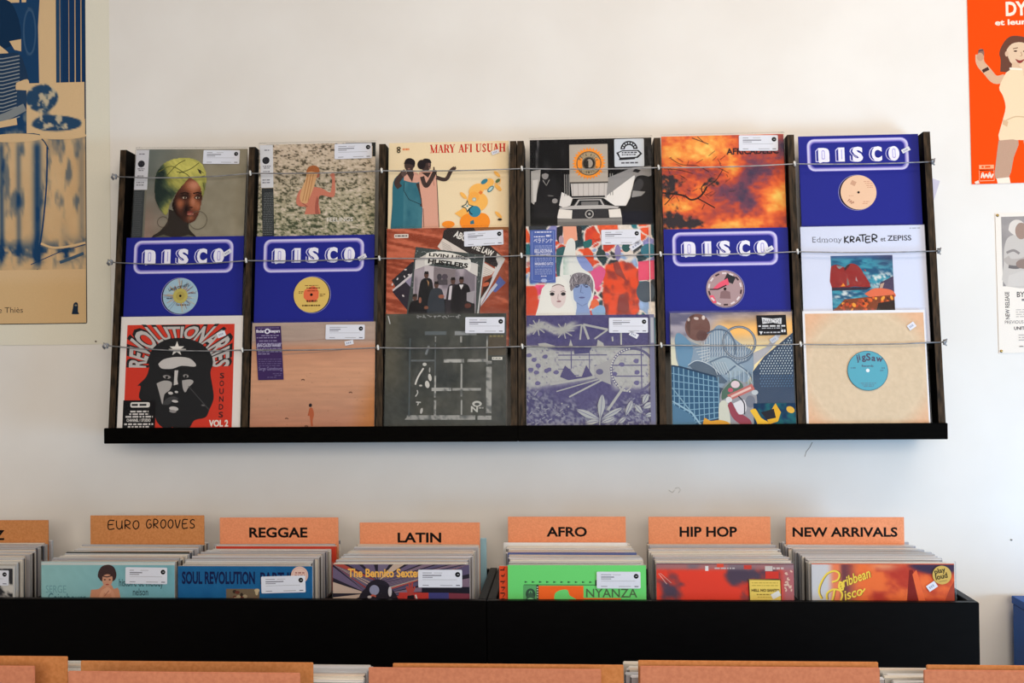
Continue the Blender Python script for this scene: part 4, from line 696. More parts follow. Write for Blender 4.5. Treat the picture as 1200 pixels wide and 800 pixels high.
for a, b, ww in (((186, 426), (430, 388), 12), ((220, 466), (450, 400), 6), ((290, 496), (470, 404), 9), ((500, 570), (605, 420), 14), ((362, 95), (352, 180), 9), ((370, 95), (400, 178), 13), ((370, 95), (506, 125), 12), ((506, 125), (432, 176), 9), ((362, 96), (180, 130), 7)): A.line([a, b], ww, CR)
A.ring(596, 430, 30, 38, CR); A.poly([(120, 200), (160, 196), (214, 214), (214, 224), (130, 222)], CR); A.poly([(440, 240), (450, 180), (480, 200), (490, 246), (470, 256)], CR); A.poly([(290, 215), (300, 178), (312, 215)], CR); A.line([(578, 140), (578, 210)], 9, CR); A.line([(530, 165), (532, 190)], 9, CR)
for i in range(9): a = i * .7; A.line([(118, 110), (118 + 50 * math.cos(a), 110 + 46 * math.sin(a))], 6, CR); A.line([(262, 130), (262 + 60 * math.cos(a), 130 + 44 * math.sin(a))], 6, CR)
rg = random.Random(6)
for i in range(150): x, y = rg.uniform(58, 756), rg.uniform(480, 690); t = abs(x - 400) / 350; A.line([(x, y), (x + rg.uniform(-22, 22), y + rg.uniform(-22, 10))], 4.5, (152, 154, 170) if rg.random() < t + .25 else (84, 82, 126)) if y > 640 - 190 * t else None
def leaf(x0, y0, x1, y1, wd, c=(178, 180, 180)):
    dx, dy = x1 - x0, y1 - y0; L = math.hypot(dx, dy); nx, ny = -dy / L * wd, dx / L * wd; m = (x0 + dx * .55, y0 + dy * .55); A.poly(crom_closed([(x0, y0), (m[0] + nx, m[1] + ny), (x1, y1), (m[0] - nx, m[1] - ny)]), c); A.line([(x0, y0), (x1, y1)], 3, (96, 94, 134))
for q in ((458, 620, 472, 482, 20), (458, 622, 330, 566, 18), (458, 622, 580, 556, 14), (458, 625, 380, 640, 14), (458, 640, 540, 610, 12), (596, 604, 634, 514, 14), (600, 606, 560, 640, 12), (690, 540, 720, 480, 16), (690, 560, 745, 530, 16), (690, 590, 650, 540, 14), (700, 600, 750, 590, 12)): leaf(*q)
A.line([(458, 610), (452, 700)], 6, (170, 172, 174)); A.ell(250, 532, 4, 4, CR); A.ell(286, 550, 4, 4, CR); A.rect(733, 42, 760, 740, (120, 120, 146)); A.rect(740, 60, 756, 200, (178, 178, 184))
price_label(A, R, 512, 60, 726, 144, .005, 19); tiny_price(A, R, 648, 155, 50, 26, .5); done(A, R, right=0.005)

# blue fairground roller coaster
R, A = record(0, (786.6, 367.3, 929, 364.6), 78, 52, 670, 'painted record of blue fairground roller-coaster lattice under an orange sky')
A.slab((90, 116, 140), (60, 66, 80))
def sky(X, Y):
    n = fbm(X / 110, Y / 36, 4); c = mixc((98, 96, 122), (168, 160, 172), ss(.35, .7, n)); t = np.exp(-((Y - 150 + (X - 560) * .05) / 70) ** 2) * ss(260, 380, X); c = mixc(c, (250, 190, 104), t); c = mixc(c, (246, 226, 170), ss(160, 260, Y) * ss(330, 470, X)); c = mixc(c, (216, 214, 190), ss(150, 260, Y) * ss(330, 200, X)); return mixc(c, (24, 60, 96), ss(380, 520, Y))
A.grid(78, 52, 748, 720, 80, 76, sky)
A.ell(228, 134, 70, 76, (112, 76, 70)); A.poly(crom_closed([(165, 130), (180, 80), (215, 62), (190, 100), (185, 180)]), (86, 56, 52)); A.ell(222, 84, 14, 8, (206, 190, 186), 10, .2); A.ell(262, 80, 9, 12, (220, 206, 200)); A.ell(250, 180, 30, 30, (92, 60, 58)); A.ell(180, 90, 7, 10, (190, 176, 172))
A.poly(crom_closed([(100, 200), (108, 170), (130, 166), (170, 200), (230, 230), (260, 230), (290, 180), (330, 130), (360, 125), (400, 150), (430, 200), (480, 240), (528, 280), (520, 400), (420, 480), (250, 440), (120, 360)]), (130, 152, 172))
A.grid(240, 150, 520, 330, 50, 36, lambda X, Y: mixc((112, 130, 150), (206, 212, 216), ss(.7, .95, np.maximum(np.abs(np.sin((X + Y) / 9)), np.abs(np.sin((X - Y) / 9)))))) if False else None
for i in range(18): x = 250 + i * 14; A.line([(x, 330), (x, 230 - 90 * math.exp(-((x - 340) / 60) ** 2))], 3, (196, 204, 210)); A.line([(x, 330), (x + 50, 230)], 2.5, (84, 100, 124))
for i in range(7): A.line([(200 + i * 9, 240 + i * 16), (290, 230 + i * 15)], 3, (206, 212, 214))
A.poly(crom_closed([(100, 205), (110, 172), (132, 168), (175, 205), (200, 260), (180, 340), (150, 365), (122, 350)]), (96, 140, 172)); A.poly(crom_closed([(180, 350), (230, 324), (300, 350), (350, 410), (370, 450), (250, 420)]), (76, 96, 116)); A.poly(crom_closed([(280, 310), (340, 300), (420, 320), (480, 370), (400, 420), (330, 370)]), (150, 170, 184))
for pts, ww, c in (([(170, 350), (220, 325), (290, 350), (340, 400), (380, 440)], 11, (70, 92, 116)), ([(170, 346), (220, 320), (290, 345), (345, 395)], 4, (200, 212, 220)), ([(290, 330), (380, 300), (450, 350), (510, 400), (525, 450)], 9, (90, 112, 134)), ([(370, 400), (440, 345), (500, 320), (530, 280)], 9, (84, 106, 130)), ([(430, 345), (490, 390), (515, 450)], 6, (170, 186, 196))): A.curve(pts, ww, c)
A.ring(455, 222, 82, 94, (72, 90, 114)); A.ring(455, 222, 86, 89, (176, 186, 192)); A.curve([(280, 170), (330, 148), (390, 160), (430, 220), (430, 290)], 8, (84, 104, 128))
A.poly([(520, 390), (590, 300), (748, 170), (748, 720), (540, 720)], (34, 62, 92)); A.poly([(530, 280), (600, 250), (660, 180), (690, 175), (620, 270), (530, 350)], (170, 170, 176))
for i in range(13):
    for j in range(20):
        x, y = 565 + i * 15 + (j % 2) * 7, 200 + j * 14
        if y > 360 - (x - 540) * .85 and y < 500 and x < 745: A.quadrot(x, y, 6, 8, .5, (170, 186, 196) if y < 400 else (76, 112, 146))
A.poly([(78, 345), (130, 355), (320, 410), (340, 480), (330, 640), (78, 720)], (56, 92, 122))
for i in range(10): x = 90 + i * 27; A.line([(x, 350 + i * 7), (x, 690 - i * 6)], 5, (130, 168, 190))
for i in range(8): A.line([(78, 390 + i * 42), (335, 440 + i * 28)], 5, (124, 162, 186))
A.line([(78, 348), (130, 356), (322, 412)], 9, (44, 66, 90)); A.line([(78, 470), (230, 672)], 8, (130, 164, 184)); A.poly([(78, 560), (180, 620), (230, 720), (78, 720)], (84, 122, 150)); A.line([(78, 545), (185, 610), (240, 690)], 9, (150, 182, 200))
for i in range(6): A.line([(400 + i * 24, 380), (400 + i * 24, 480)], 4, (176, 192, 200)); A.line([(300 + i * 14, 330), (330 + i * 14, 400)], 3, (196, 206, 212))
A.poly(crom_closed([(330, 720), (336, 560), (350, 490), (420, 430), (500, 460), (540, 520), (530, 620), (500, 720)]), (150, 150, 156)); A.poly(crom_closed([(330, 680), (335, 560), (380, 555), (390, 700)]), (206, 206, 190)); A.poly(crom_closed([(352, 490), (400, 440), (430, 425), (470, 470), (400, 510), (350, 540)]), (84, 110, 96)); A.quadrot(455, 498, 150, 34, -.42, (190, 110, 104)); A.quadrot(455, 498, 120, 12, -.42, (226, 190, 180)); A.ell(425, 455, 24, 20, (222, 200, 204)); A.ell(398, 486, 14, 12, (196, 90, 110)); A.ell(388, 540, 17, 17, (214, 214, 214)); A.poly(crom_closed([(380, 570), (400, 550), (430, 600), (500, 650), (500, 690), (440, 670), (400, 630)]), (150, 70, 84)); A.poly(crom_closed([(410, 560), (470, 540), (480, 600), (440, 620)]), (220, 216, 220)); A.ell(505, 550, 26, 34, (120, 124, 136)); A.curve([(440, 520), (470, 560), (470, 620)], 7, (60, 60, 70)); A.ell(530, 500, 18, 14, (190, 196, 200))
A.poly(crom_closed([(240, 720), (250, 640), (285, 655), (340, 650), (390, 670), (400, 720)]), (222, 160, 60)); A.grid(520, 560, 748, 720, 30, 24, lambda X, Y: mixc((22, 52, 84), (30, 96, 104), ss(.4, .7, fbm(X / 30, Y / 30, 4)))); A.poly(crom_closed([(500, 600), (530, 590), (560, 640), (600, 670), (560, 720), (530, 650)]), (236, 186, 60)); A.poly([(590, 640), (640, 560), (668, 610), (650, 660), (600, 676)], (226, 172, 50)); A.poly([(560, 610), (630, 590), (640, 640), (590, 650)], (40, 40, 48)); A.ell(720, 596, 24, 18, (226, 176, 70), 10, .5)
def blk(B):
    B.poly([(585, 120), (582, 84), (640, 92), (690, 88), (688, 122), (640, 114)], (222, 222, 224)); B.text('PHARCYDE', 588, 116, 22, (30, 30, 34), 96, .0); B.dashes(562, 708, 132, 8, (214, 214, 216), 1, 16); B.dashes(580, 690, 144, 5, (180, 180, 184), 2, 10); B.ell(575, 168, 12, 12, (222, 222, 224), 3, -.5); B.dashes(590, 680, 168, 7, (190, 190, 194), 3, 10); B.dashes(686, 712, 160, 14, (222, 222, 224), 4, 10)
sticker(A, R, 'hype_sticker', [(553, 72), (714, 70), (718, 182), (558, 184)], blk, (30, 30, 34)); tiny_price(A, R, 645, 207, 46, 28, -.6, (190, 196, 206)); done(A, R)

# kraft sleeve with a teal centre
R, A = record(0, (939.9, 364.6, 1083, 362.9), 72, 41, 676, 'plain kraft paper record with a teal centre label')
A.slab((232, 232, 236), (240, 240, 244))
def kraft(X, Y):
    r = np.hypot(X - 415, Y - 380); e = ss(300, 430, r); c = mixc((214, 192, 162), (224, 178, 142), e) + 5 * np.exp(-((r - 318) / 8) ** 2)[..., None]; return c + ((fbm(X / 16, Y / 16, 4) - .5) * 16)[..., None]
A.grid(84, 56, 740, 720, 70, 70, kraft)
def teal(B):
    B.ell(418, 382, 111, 109, (92, 168, 186), 44); B.ring(418, 382, 109, 112, (60, 110, 128), 44)
    for ch, x, y, h, a in (('j', 360, 327, 34, -.2), ('i', 374, 322, 34, -.15), ('g', 388, 322, 36, -.1), ('S', 412, 324, 40, 0), ('a', 440, 326, 36, .12), ('w', 464, 328, 34, .15)): B.text(ch, x, y, h, (84, 78, 100), None, .03, a)
    B.text('Records', 386, 361, 13, (84, 90, 110), 64, .02); B.dashes(325, 356, 366, 6, (84, 120, 140), 1, 8); B.dashes(495, 512, 368, 7, (84, 120, 140), 1, 8); B.dashes(485, 505, 382, 5, (84, 120, 140), 2, 8)
    for i, y in enumerate((452, 462, 470)): B.dashes(376 + 8 * i, 462 - 8 * i, y, 4, (100, 130, 146), i, 9)
    B.ell(418, 381, 10, None, (232, 238, 240))
B = A.sub(0.0026); teal(B); B.build('centre_label', CARD, R)
tiny_price(A, R, 670, 133, 44, 32, -.6); done(A, R, ex=0.003, right=0.003)

# ------------------------------------------------------------------ black record bins along the wall
BIN = 0.883; BF = 0.640
def make_bin(x0, x1, yf0, yb, top, parts, label, floor_z):
    r = empty('record_bin', ((x0 + x1) / 2, (yf0 + yb) / 2, 0), label, 'record bin', 'record bins'); inv = Matrix.Translation(-Vector(r.location)); K = []
    def p(name, *a, bev=0.0015):
        b = MB(); b.box(*a, (1, 1, 1), bev); o = b.build(name, BLACKBOX, r); o.matrix_parent_inverse = inv; K.append(o)
    p('front_panel', x0, x1, yf0, yf0 + 0.018, 0, top); p('back_panel', x0 + 0.02, x1 - 0.02, yb - 0.018, yb, 0, top - 0.002)
    for a in (x0, x1 - 0.02): p('side_panel', a, a + 0.02, yf0 + 0.018, yb, 0, top)
    p('bin_floor', x0 + 0.02, x1 - 0.02, yf0 + 0.018, yb - 0.018, floor_z - 0.02, floor_z, bev=0)
    for x in parts: p('partition', x - 0.004, x + 0.004, yf0 + 0.018, yb - 0.018, floor_z, top - 0.012)
    return r
make_bin(-1.90, -0.2085, -0.50, -0.135, BIN, (-1.318, -0.602), 'black wooden record bin against the wall, left of the joint between two bins', BF)
make_bin(-0.2065, 0.911, -0.50, -0.135, BIN, (0.1755, 0.520), 'black wooden record bin against the wall, ending at the right', BF)

def divider(name_label, x0, x1, zt, Y, zb, crop=None, draw=None, mat=None, group='brown hardboard dividers', th=0.003):
    W = x1 - x0; H = zt - zb - 0.001; r = empty('bin_divider', ((x0 + x1) / 2, Y, zb + 0.001), name_label, 'divider', group)
    b = MB(); b.box(-W / 2, W / 2, -th / 2, th / 2, 0, H, (1, 1, 1), 0.0008); b.build('board', mat or BOARD, r)
    if draw: A = Art(crop[0], crop[1], crop[2], W, H, th); draw(A); A.build('lettering', CARD, r)
    return r
INK = (20, 17, 17); DV = (-0.196)
def t(txt, x, base, h, wd): return lambda A: A.text(txt, x, base, h, INK, wd, .03)
def euro(A): A.hand('EURO', 482, 75, 28, 37, 9, 5, INK); A.hand('GROOVES', 652, 71, 24, 37, 8.5, 5, INK)
divider('hardboard divider lettered with a Z at the left edge', -1.739, -1.415, 1.021, DV, BF, (-305, 73, 520), t('JAZZ', -137, 157, 42, 157), BOARD_DARK)
divider('hardboard divider with handwritten euro grooves', -1.299, -0.987, 1.0335, DV, BF, (401, 53, 510), euro, BOARD_DARK)
divider('hardboard divider lettered reggae', -0.945, -0.625, 1.0275, DV, BF, (255, 62, 532), t('REGGAE', 388, 148, 43, 261))
divider('hardboard divider lettered latin', -0.568, -0.249, 1.014, DV, BF, (155, 85, 540), t('LATIN', 326, 172, 43, 196))
divider('hardboard divider lettered afro', -0.175, 0.132, 1.029, DV, BF, (95, 58, 527), t('AFRO', 268, 145, 42, 181))
divider('hardboard divider lettered hip hop', 0.191, 0.504, 1.0285, DV, BF, (77, 60, 545), t('HIP HOP', 216, 148, 44, 257))
divider('hardboard divider lettered new arrivals', 0.543, 0.842, 1.027, DV, BF, (80, 60, 530), t('NEW ARRIVALS', 110, 147, 42, 470))

# ---- the rows of sleeves: one mesh each; the copies share a few meshes
LIGHT = [(222, 220, 214), (206, 206, 204), (230, 222, 208), (214, 216, 220), (196, 194, 190), (226, 226, 226), (216, 200, 184), (188, 192, 196)]
SIDES = [(206, 204, 200), (52, 48, 48), (226, 222, 214), (190, 196, 204), (84, 76, 70), (60, 74, 96), (216, 206, 190), (170, 172, 174), (36, 34, 36), (222, 222, 226)]
BAGGED = print_mat('bagged_sleeve', 0.28, 0.5)
def sleeve(top, side, face, W=0.316, H=0.317, T=0.0092):
    b = MB(); c = 0.0012; b.box(-W / 2, W / 2, -T / 2, T / 2, 0, H, lin(face), 0.0010)
    for i, f in enumerate(b.f):
        ctr = sum((Vector(b.v[k]) for k in f), Vector()) / len(f)
        if ctr.z > H - c: b.c[i] = [tuple(lin(top))] * len(f)
        elif abs(ctr.x) > W / 2 - c: b.c[i] = [tuple(lin(side))] * len(f)
    return b.build('record_sleeve', BAGGED)
_lib = []; rs = random.Random(12)
def light_sleeve(dark=0.4):
    if len(_lib) < 16:
        i = len(_lib); o = sleeve(LIGHT[i % 8], SIDES[i % 10], [(190, 184, 176), (150, 146, 146), (206, 200, 192), (170, 166, 170)][i % 4], 0.312 + 0.003 * (i % 4), 0.313 + 0.002 * (i % 4)); _lib.append(o); return o
    src = rs.choice(_lib); o = src.copy(); COL.objects.link(o); return o
def pile(name, xf, xr, y0, y1, n, zb, label, group, lean=0.0, jx=0.005):
    for i in range(n):
        u = i / max(n - 1, 1)
        if n > 9 and i in SKIP.get(name, ()): continue
        o = light_sleeve(); o.location = (xf + (xr - xf) * u + rs.uniform(-jx, jx), y0 + (y1 - y0) * u, zb + rs.uniform(0.0013, 0.005)); o.rotation_euler = (-lean + rs.uniform(-.002, .002), rs.uniform(-.005, .005), 0)
        tag(o, label, 'record', group)
SKIP = {'euro grooves': (10,), 'afro': (0, 10, 20), 'reggae': (18,)}
CT = {'jazz': (-1.515, -1.577), 'euro grooves': (-1.128, -1.143), 'reggae': (-0.793, -0.785), 'latin': (-0.415, -0.409), 'afro': (0.003, -0.022), 'hip hop': (0.347, 0.347), 'new arrivals': (0.71, 0.692)}
NOT = {'jazz': 'the Z-lettered divider', 'euro grooves': 'the handwritten euro grooves divider'}
for k, (xf, xr) in CT.items():
    nm = NOT.get(k, 'the %s divider' % k)
    pile(k, xf, xr, -0.4480, -0.2060, 23, BF, 'plain bagged record sleeve filed between ' + nm + ' and its front cover', 'sleeves in front of ' + nm)
    pile(k, xr + .004, xr, -0.186, -0.1755, 2, BF, 'plain bagged record sleeve standing behind ' + nm, 'sleeves behind ' + nm)
def odd(top, side, face, x, y, label, W=0.318, H=0.3225):
    o = sleeve(top, side, face, W, H, 0.009); o.location = (x, y, BF + 0.001); tag(o, label, 'record')
odd((40, 46, 44), (44, 48, 48), (60, 70, 66), -1.134, -0.338, 'record sleeve with a dark green-black top edge, in the euro grooves row')
odd((92, 104, 156), (120, 130, 170), (80, 96, 150), -0.008, -0.338, 'record sleeve with a blue top edge, in the afro row')
odd((222, 214, 204), (214, 96, 40), (196, 60, 40), -0.776, -0.250, 'record sleeve with a red and orange side edge in the reggae row')
odd((176, 206, 218), (156, 196, 212), (150, 190, 206), -0.394, -0.1620, 'pale blue record sleeve sticking out behind the latin divider', 0.318, 0.326)
odd((236, 236, 238), (226, 226, 230), (226, 224, 222), -0.026, -0.228, 'white crumpled sleeve rising highest in the afro row', 0.318, 0.3265)

def bin_front(px, x0, y0, w, label, Y=-0.462, T=0.005):
    a, c = U(px[0], px[2], Y), U(px[1], px[2], Y); r = empty('record_album', ((a.x + c.x) / 2, Y, BF + 0.001), label, 'record', 'front records of the bins', (-0.008, 0, 0))
    return r, Art(x0, y0, w, c.x - a.x, a.z - BF - 0.001, T)
# pale turquoise cover
R, A = bin_front((48.5, 204.5, 658), 185, 260, 600, 'pale turquoise record with a short-haired woman, in front of the euro grooves row')
A.slab((140, 190, 196), (226, 226, 220)); A.grid(185, 275, 785, 700, 24, 18, lambda X, Y: mixc((150, 198, 200), (124, 182, 194), ss(200, 780, X)) + ((fbm(X / 20, Y / 20, 3) - .5) * 12)[..., None]); A.rect(185, 262, 785, 274, (206, 214, 212))
A.text('SERGE', 205, 396, 34, (112, 160, 168), 92, -.006); A.text('Gainsbourg', 216, 436, 40, (60, 110, 124), 170, -.004); B_ = (40, 60, 70)
A.text('histoire de melody', 536, 366, 34, B_, 198, .006); A.text('nelson', 598, 406, 32, B_, 68, .006)
A.poly(crom_closed([(410, 382), (445, 378), (468, 360), (500, 360), (512, 378), (536, 384), (540, 520), (405, 520)]), (212, 148, 116)); A.poly(crom_closed([(448, 335), (440, 322), (446, 296), (462, 278), (490, 272), (512, 282), (522, 302), (524, 322), (514, 342), (482, 350), (456, 344)]), (70, 52, 52)); A.poly(crom_closed([(462, 322), (482, 314), (504, 322), (506, 345), (496, 366), (482, 373), (468, 364), (461, 345)]), (212, 156, 128)); A.line([(462, 322), (482, 326), (504, 320)], 5, (70, 52, 52)); A.ell(472, 338, 5, 3, (80, 54, 48)); A.ell(494, 338, 5, 3, (80, 54, 48)); A.ell(483, 359, 8, 3, (176, 84, 74)); A.curve([(450, 430), (462, 392), (482, 380)], 16, (224, 164, 132)); A.curve([(512, 430), (505, 395), (486, 380)], 16, (220, 158, 128)); A.ell(484, 386, 16, 15, (226, 168, 138)); A.line([(470, 410), (490, 386)], 3, (170, 104, 84))
price_label(A, R, 567, 283, 754, 355, .01, 31); done(A, R, ex=0.001, top=0.004)
# blue cover
R, A = bin_front((208.5, 366, 663), 62, 280, 606, 'strong blue record with dark block lettering, in front of the reggae row')
A.slab((34, 104, 158), (226, 214, 204)); A.grid(62, 285, 668, 700, 30, 22, lambda X, Y: mixc((38, 112, 166), (26, 92, 148), fbm(X / 40, Y / 40, 4))); N_ = (22, 34, 78)
A.text('SOUL REVOLUTION', 80, 357, 53, N_, 330, .035); A.text('PART II', 434, 357, 50, N_, 140, .035); A.rect(280, 380, 430, 520, (120, 104, 84))
for i in range(26): rg = random.Random(i); A.ell(rg.uniform(286, 424), rg.uniform(386, 450), rg.uniform(7, 14), rg.uniform(7, 14), rg.choice([(60, 50, 44), (206, 186, 150), (150, 96, 70), (176, 160, 130), (110, 60, 50)]), 9)
sticker(A, R, 'round_sticker', [(612 + 38 * math.cos(i * .2244), 318 + 38 * math.sin(i * .2244)) for i in range(28)], lambda B: (B.ring(612, 318, 31, 33, (206, 160, 146)), B.dashes(592, 634, 308, 6, (170, 110, 100), 3, 9), B.dashes(590, 636, 318, 5, (180, 130, 120), 4, 9)), (226, 192, 178), LIFT - 0.0005); price_label(A, R, 440, 322, 638, 396, -.03, 33); done(A, R, ex=0.001, right=0.003)
# purple sunburst
R, A = bin_front((390, 550, 661), 42, 272, 610, 'dark record with a purple sunburst and yellow lettering, in front of the latin row')
A.slab((44, 40, 52), (220, 210, 200)); rg = random.Random(8); cx, cy = 245, 400
for i in range(64):
    a0 = i * 2 * math.pi / 64; a1 = a0 + math.pi / 44; c = rg.choice([(120, 108, 134), (96, 86, 116), (176, 74, 66), (200, 176, 160), (132, 110, 128), (206, 92, 84) if math.cos(a0) > .3 else (110, 96, 124)])
    if math.sin(a0) < .45: A.poly([(cx + 62 * math.cos(a0), cy + 62 * math.sin(a0)), (cx + 700 * math.cos(a0), cy + 700 * math.sin(a0)), (cx + 700 * math.cos(a1), cy + 700 * math.sin(a1)), (cx + 62 * math.cos(a1), cy + 62 * math.sin(a1))], c)
A.poly([(340, 395), (470, 395), (652, 400), (652, 430), (330, 430)], (196, 62, 56)); A.poly([(470, 396), (560, 396), (560, 430), (470, 430)], (70, 70, 130)); A.poly([(560, 398), (652, 400), (652, 430), (560, 430)], (130, 60, 76)); A.poly([(440, 370), (652, 370), (652, 396), (440, 396)], (34, 32, 44))
A.ell(245, 440, 90, 80, (40, 36, 46)); A.ell(228, 385, 22, 22, (150, 150, 176)); A.ell(298, 392, 8, 22, (206, 200, 206)); A.curve([(205, 420), (220, 408), (235, 414)], 8, (196, 92, 74)); A.ell(206, 416, 9, 6, (190, 180, 180)); A.poly([(368, 372), (375, 365), (380, 378), (382, 350), (388, 350), (390, 376), (396, 346), (402, 348), (400, 380), (408, 366), (412, 372), (402, 398), (400, 440), (378, 440), (376, 396)], (176, 72, 66)); A.poly([(376, 410), (404, 406), (414, 440), (372, 440)], (30, 28, 34)); A.line([(412, 405), (420, 432)], 7, (216, 210, 206))
A.text('The Bennito Sextet', 110, 327, 37, (250, 190, 92), 325, .03); price_label(A, R, 425, 294, 620, 372, 0, 35); done(A, R, right=0.008)
# green
R, A = bin_front((595, 757, 662), 97, 275, 615, 'bright green record with an orange panel, in front of the afro row')
A.slab((112, 218, 118), (190, 226, 190)); GD = (52, 84, 60)
for i in range(10): A.poly([(172 + i * 32, 345), (186 + i * 32, 350), (172 + i * 32, 354)], GD)
A.line([(168, 362), (500, 362)], 3, GD); A.rect(165, 364, 234, 520, (96, 170, 104)); A.ell(198, 404, 22, 26, (56, 84, 66)); A.ell(198, 398, 8, 10, (112, 190, 118)); A.poly([(174, 430), (198, 388), (222, 430)], (66, 100, 76)); A.ell(198, 438, 20, 18, (140, 214, 150)); A.rect(224, 364, 234, 520, (40, 50, 40)); A.rect(234, 366, 434, 520, (250, 106, 42)); A.rect(430, 420, 600, 520, (250, 106, 42))
for i in range(12): A.rect(226, 370 + i * 11, 232, 375 + i * 11, (200, 220, 190))
A.poly(crom_closed([(304, 436), (306, 402), (330, 386), (362, 384), (372, 408), (392, 420), (412, 440), (420, 520), (300, 520)]), (112, 218, 118)); A.rect(486, 340, 496, 366, GD); A.text('NYANZA', 446, 416, 39, (84, 110, 76), 226, .008);
price_label(A, R, 493, 302, 687, 376, 0, 37); A.build('sleeve', CARD, R)
# orange edge behind it
R, A = bin_front((585, 744, 663), 60, 275, 610, 'orange and black record peeking out left of the bright green record', -0.4525, 0.004)
A.slab((236, 88, 50), (224, 214, 206))
for i in range(8): A.rect(64 + (i % 2) * 4, 290 + i * 26, 84, 296 + i * 26, (70, 40, 36)); A.line([(86, 280 + i * 30), (74, 296 + i * 30)], 4, (120, 50, 40))
done(A, R, ex=0.001, top=0.003)
# red cloudy cover
R, A = bin_front((769, 930, 660), 108, 267, 614, 'red and purple cloudy record with a yellow sticker, front of the hip hop row')
A.slab((120, 70, 80), (206, 206, 208)); 
def redc(X, Y):
    n = fbm(X / 90, Y / 80, 7); c = mixc((84, 70, 86), (232, 70, 52), ss(.36, .6, n + .22 * np.exp(-((X - 320) / 150) ** 2 - ((Y - 330) / 50) ** 2) + .2 * np.exp(-((X - 430) / 120) ** 2 - ((Y - 400) / 60) ** 2) - .22 * np.exp(-((X - 170) / 80) ** 2 - ((Y - 340) / 40) ** 2) - .3 * np.exp(-((X - 500) / 80) ** 2 - ((Y - 320) / 40) ** 2))); c = mixc(c, (176, 110, 116), ss(655, 690, X) * .9); return mixc(c, (150, 130, 136), ss(302, 284, Y) * .75)
A.grid(108, 272, 722, 700, 70, 50, redc); A.rect(328, 278, 342, 300, (232, 228, 226)); A.rect(595, 278, 628, 300, (206, 196, 190)); A.rect(500, 274, 535, 292, (206, 70, 60)); A.rect(380, 268, 410, 284, (226, 80, 60)); A.dashes(370, 460, 288, 6, (200, 190, 190), 2, 10); A.dashes(630, 680, 288, 9, (206, 190, 186), 3, 10); A.rect(596, 302, 655, 334, (214, 62, 52)); A.line([(118, 312), (155, 360)], 3, (220, 170, 160)); A.line([(125, 310), (175, 355)], 2.5, (210, 160, 150))
for i in range(16): rg = random.Random(i); A.ell(rg.uniform(680, 712), rg.uniform(300, 390), 4, 7, (226, 190, 170), 6, rg.random() * 3)
def yel(B):
    B.line([(521, 338), (662, 338), (666, 520), (527, 520)], 4, (40, 32, 30), True); B.dashes(534, 650, 352, 4, (190, 160, 70), 1, 8); B.dashes(534, 650, 364, 4, (190, 160, 70), 2, 8); B.text('HELL NO SANTO', 532, 391, 12, (84, 66, 34), 124, .04); B.dashes(555, 630, 404, 5, (150, 120, 50), 3, 8); B.dashes(560, 620, 416, 4, (190, 160, 70), 4, 8); B.quadrot(640, 406, 40, 24, -.5, (226, 222, 214))
sticker(A, R, 'yellow_sticker', [(520, 336), (662, 336), (668, 520), (526, 520)], yel, (232, 200, 98)); done(A, R, ex=0.005)
# orange beach scene with script lettering
R, A = bin_front((951, 1118, 660), 195, 272, 634, 'orange record with looping yellow script, in front of the new arrivals row')
A.slab((214, 96, 60), (226, 220, 216))
def car(X, Y):
    c = mixc((206, 204, 206), (236, 130, 90), ss(262, 300, X)); c = mixc(c, (96, 56, 70), ss(315, 335, X) * ss(430, 340, X) * .85); n = fbm(X / 70, Y / 60, 5); o = mixc((238, 116, 62), (186, 62, 48), ss(.35, .7, n)); c = mixc(c, o, ss(340, 430, X)); c = mixc(c, (232, 160, 120), .8 * np.exp(-((X - 520) / 60) ** 2 - ((Y - 285) / 16) ** 2)); return mixc(c, (66, 52, 76), ss(.4, .7, np.exp(-((X - 760) / 120) ** 2 - ((Y - 290) / 40) ** 2) + .3 * np.exp(-((X - 640) / 60) ** 2 - ((Y - 270) / 30) ** 2)))
A.grid(195, 276, 829, 760, 70, 50, car); A.poly([(630, 300), (645, 300), (690, 440), (618, 440)], (130, 40, 36)); A.poly([(644, 320), (662, 300), (700, 440), (670, 440)], (236, 110, 64)); A.poly([(810, 380), (829, 350), (829, 520), (770, 480)], (170, 70, 50))
YL, YD = (246, 214, 84), (120, 84, 40)
for dx, c, lw in ((3, YD, 9), (0, YL, 8)):
    A.curve([(285 + dx, 356), (312 + dx, 345), (318 + dx, 318), (296 + dx, 306), (262 + dx, 320), (236 + dx, 360), (226 + dx, 400), (238 + dx, 432)], lw, c); A.curve([(322 + dx, 352), (316 + dx, 380), (334 + dx, 390), (330 + dx, 355)], lw, c); A.curve([(262 + dx, 436), (262 + dx, 408), (288 + dx, 390), (320 + dx, 394), (330 + dx, 416), (318 + dx, 450)], lw, c); A.curve([(296 + dx, 392), (288 + dx, 430), (276 + dx, 452)], lw, c)
    A.text('aribbean', 318 + dx, 386, 44, c, 150, .015, -.36, .25); A.text('isco', 342 + dx, 438, 44, c, 84, .015, -.3, .25)
A.curve([(410, 408), (425, 396), (432, 384)], 6, YL)
sticker(A, R, 'gold_sticker', [(773 + 42 * math.cos(i * .2244), 322 + 42 * math.sin(i * .2244)) for i in range(28)], lambda B: (B.text('play', 742, 318, 22, (50, 44, 30), 50, .03, -.25), B.text('loud', 746, 344, 24, (50, 44, 30), 54, .03, -.22), B.line([(760, 352), (795, 346)], 2, (90, 76, 50))), (206, 172, 92)); tiny_price(A, R, 728, 373, 44, 30, -.6); done(A, R, right=0.004)
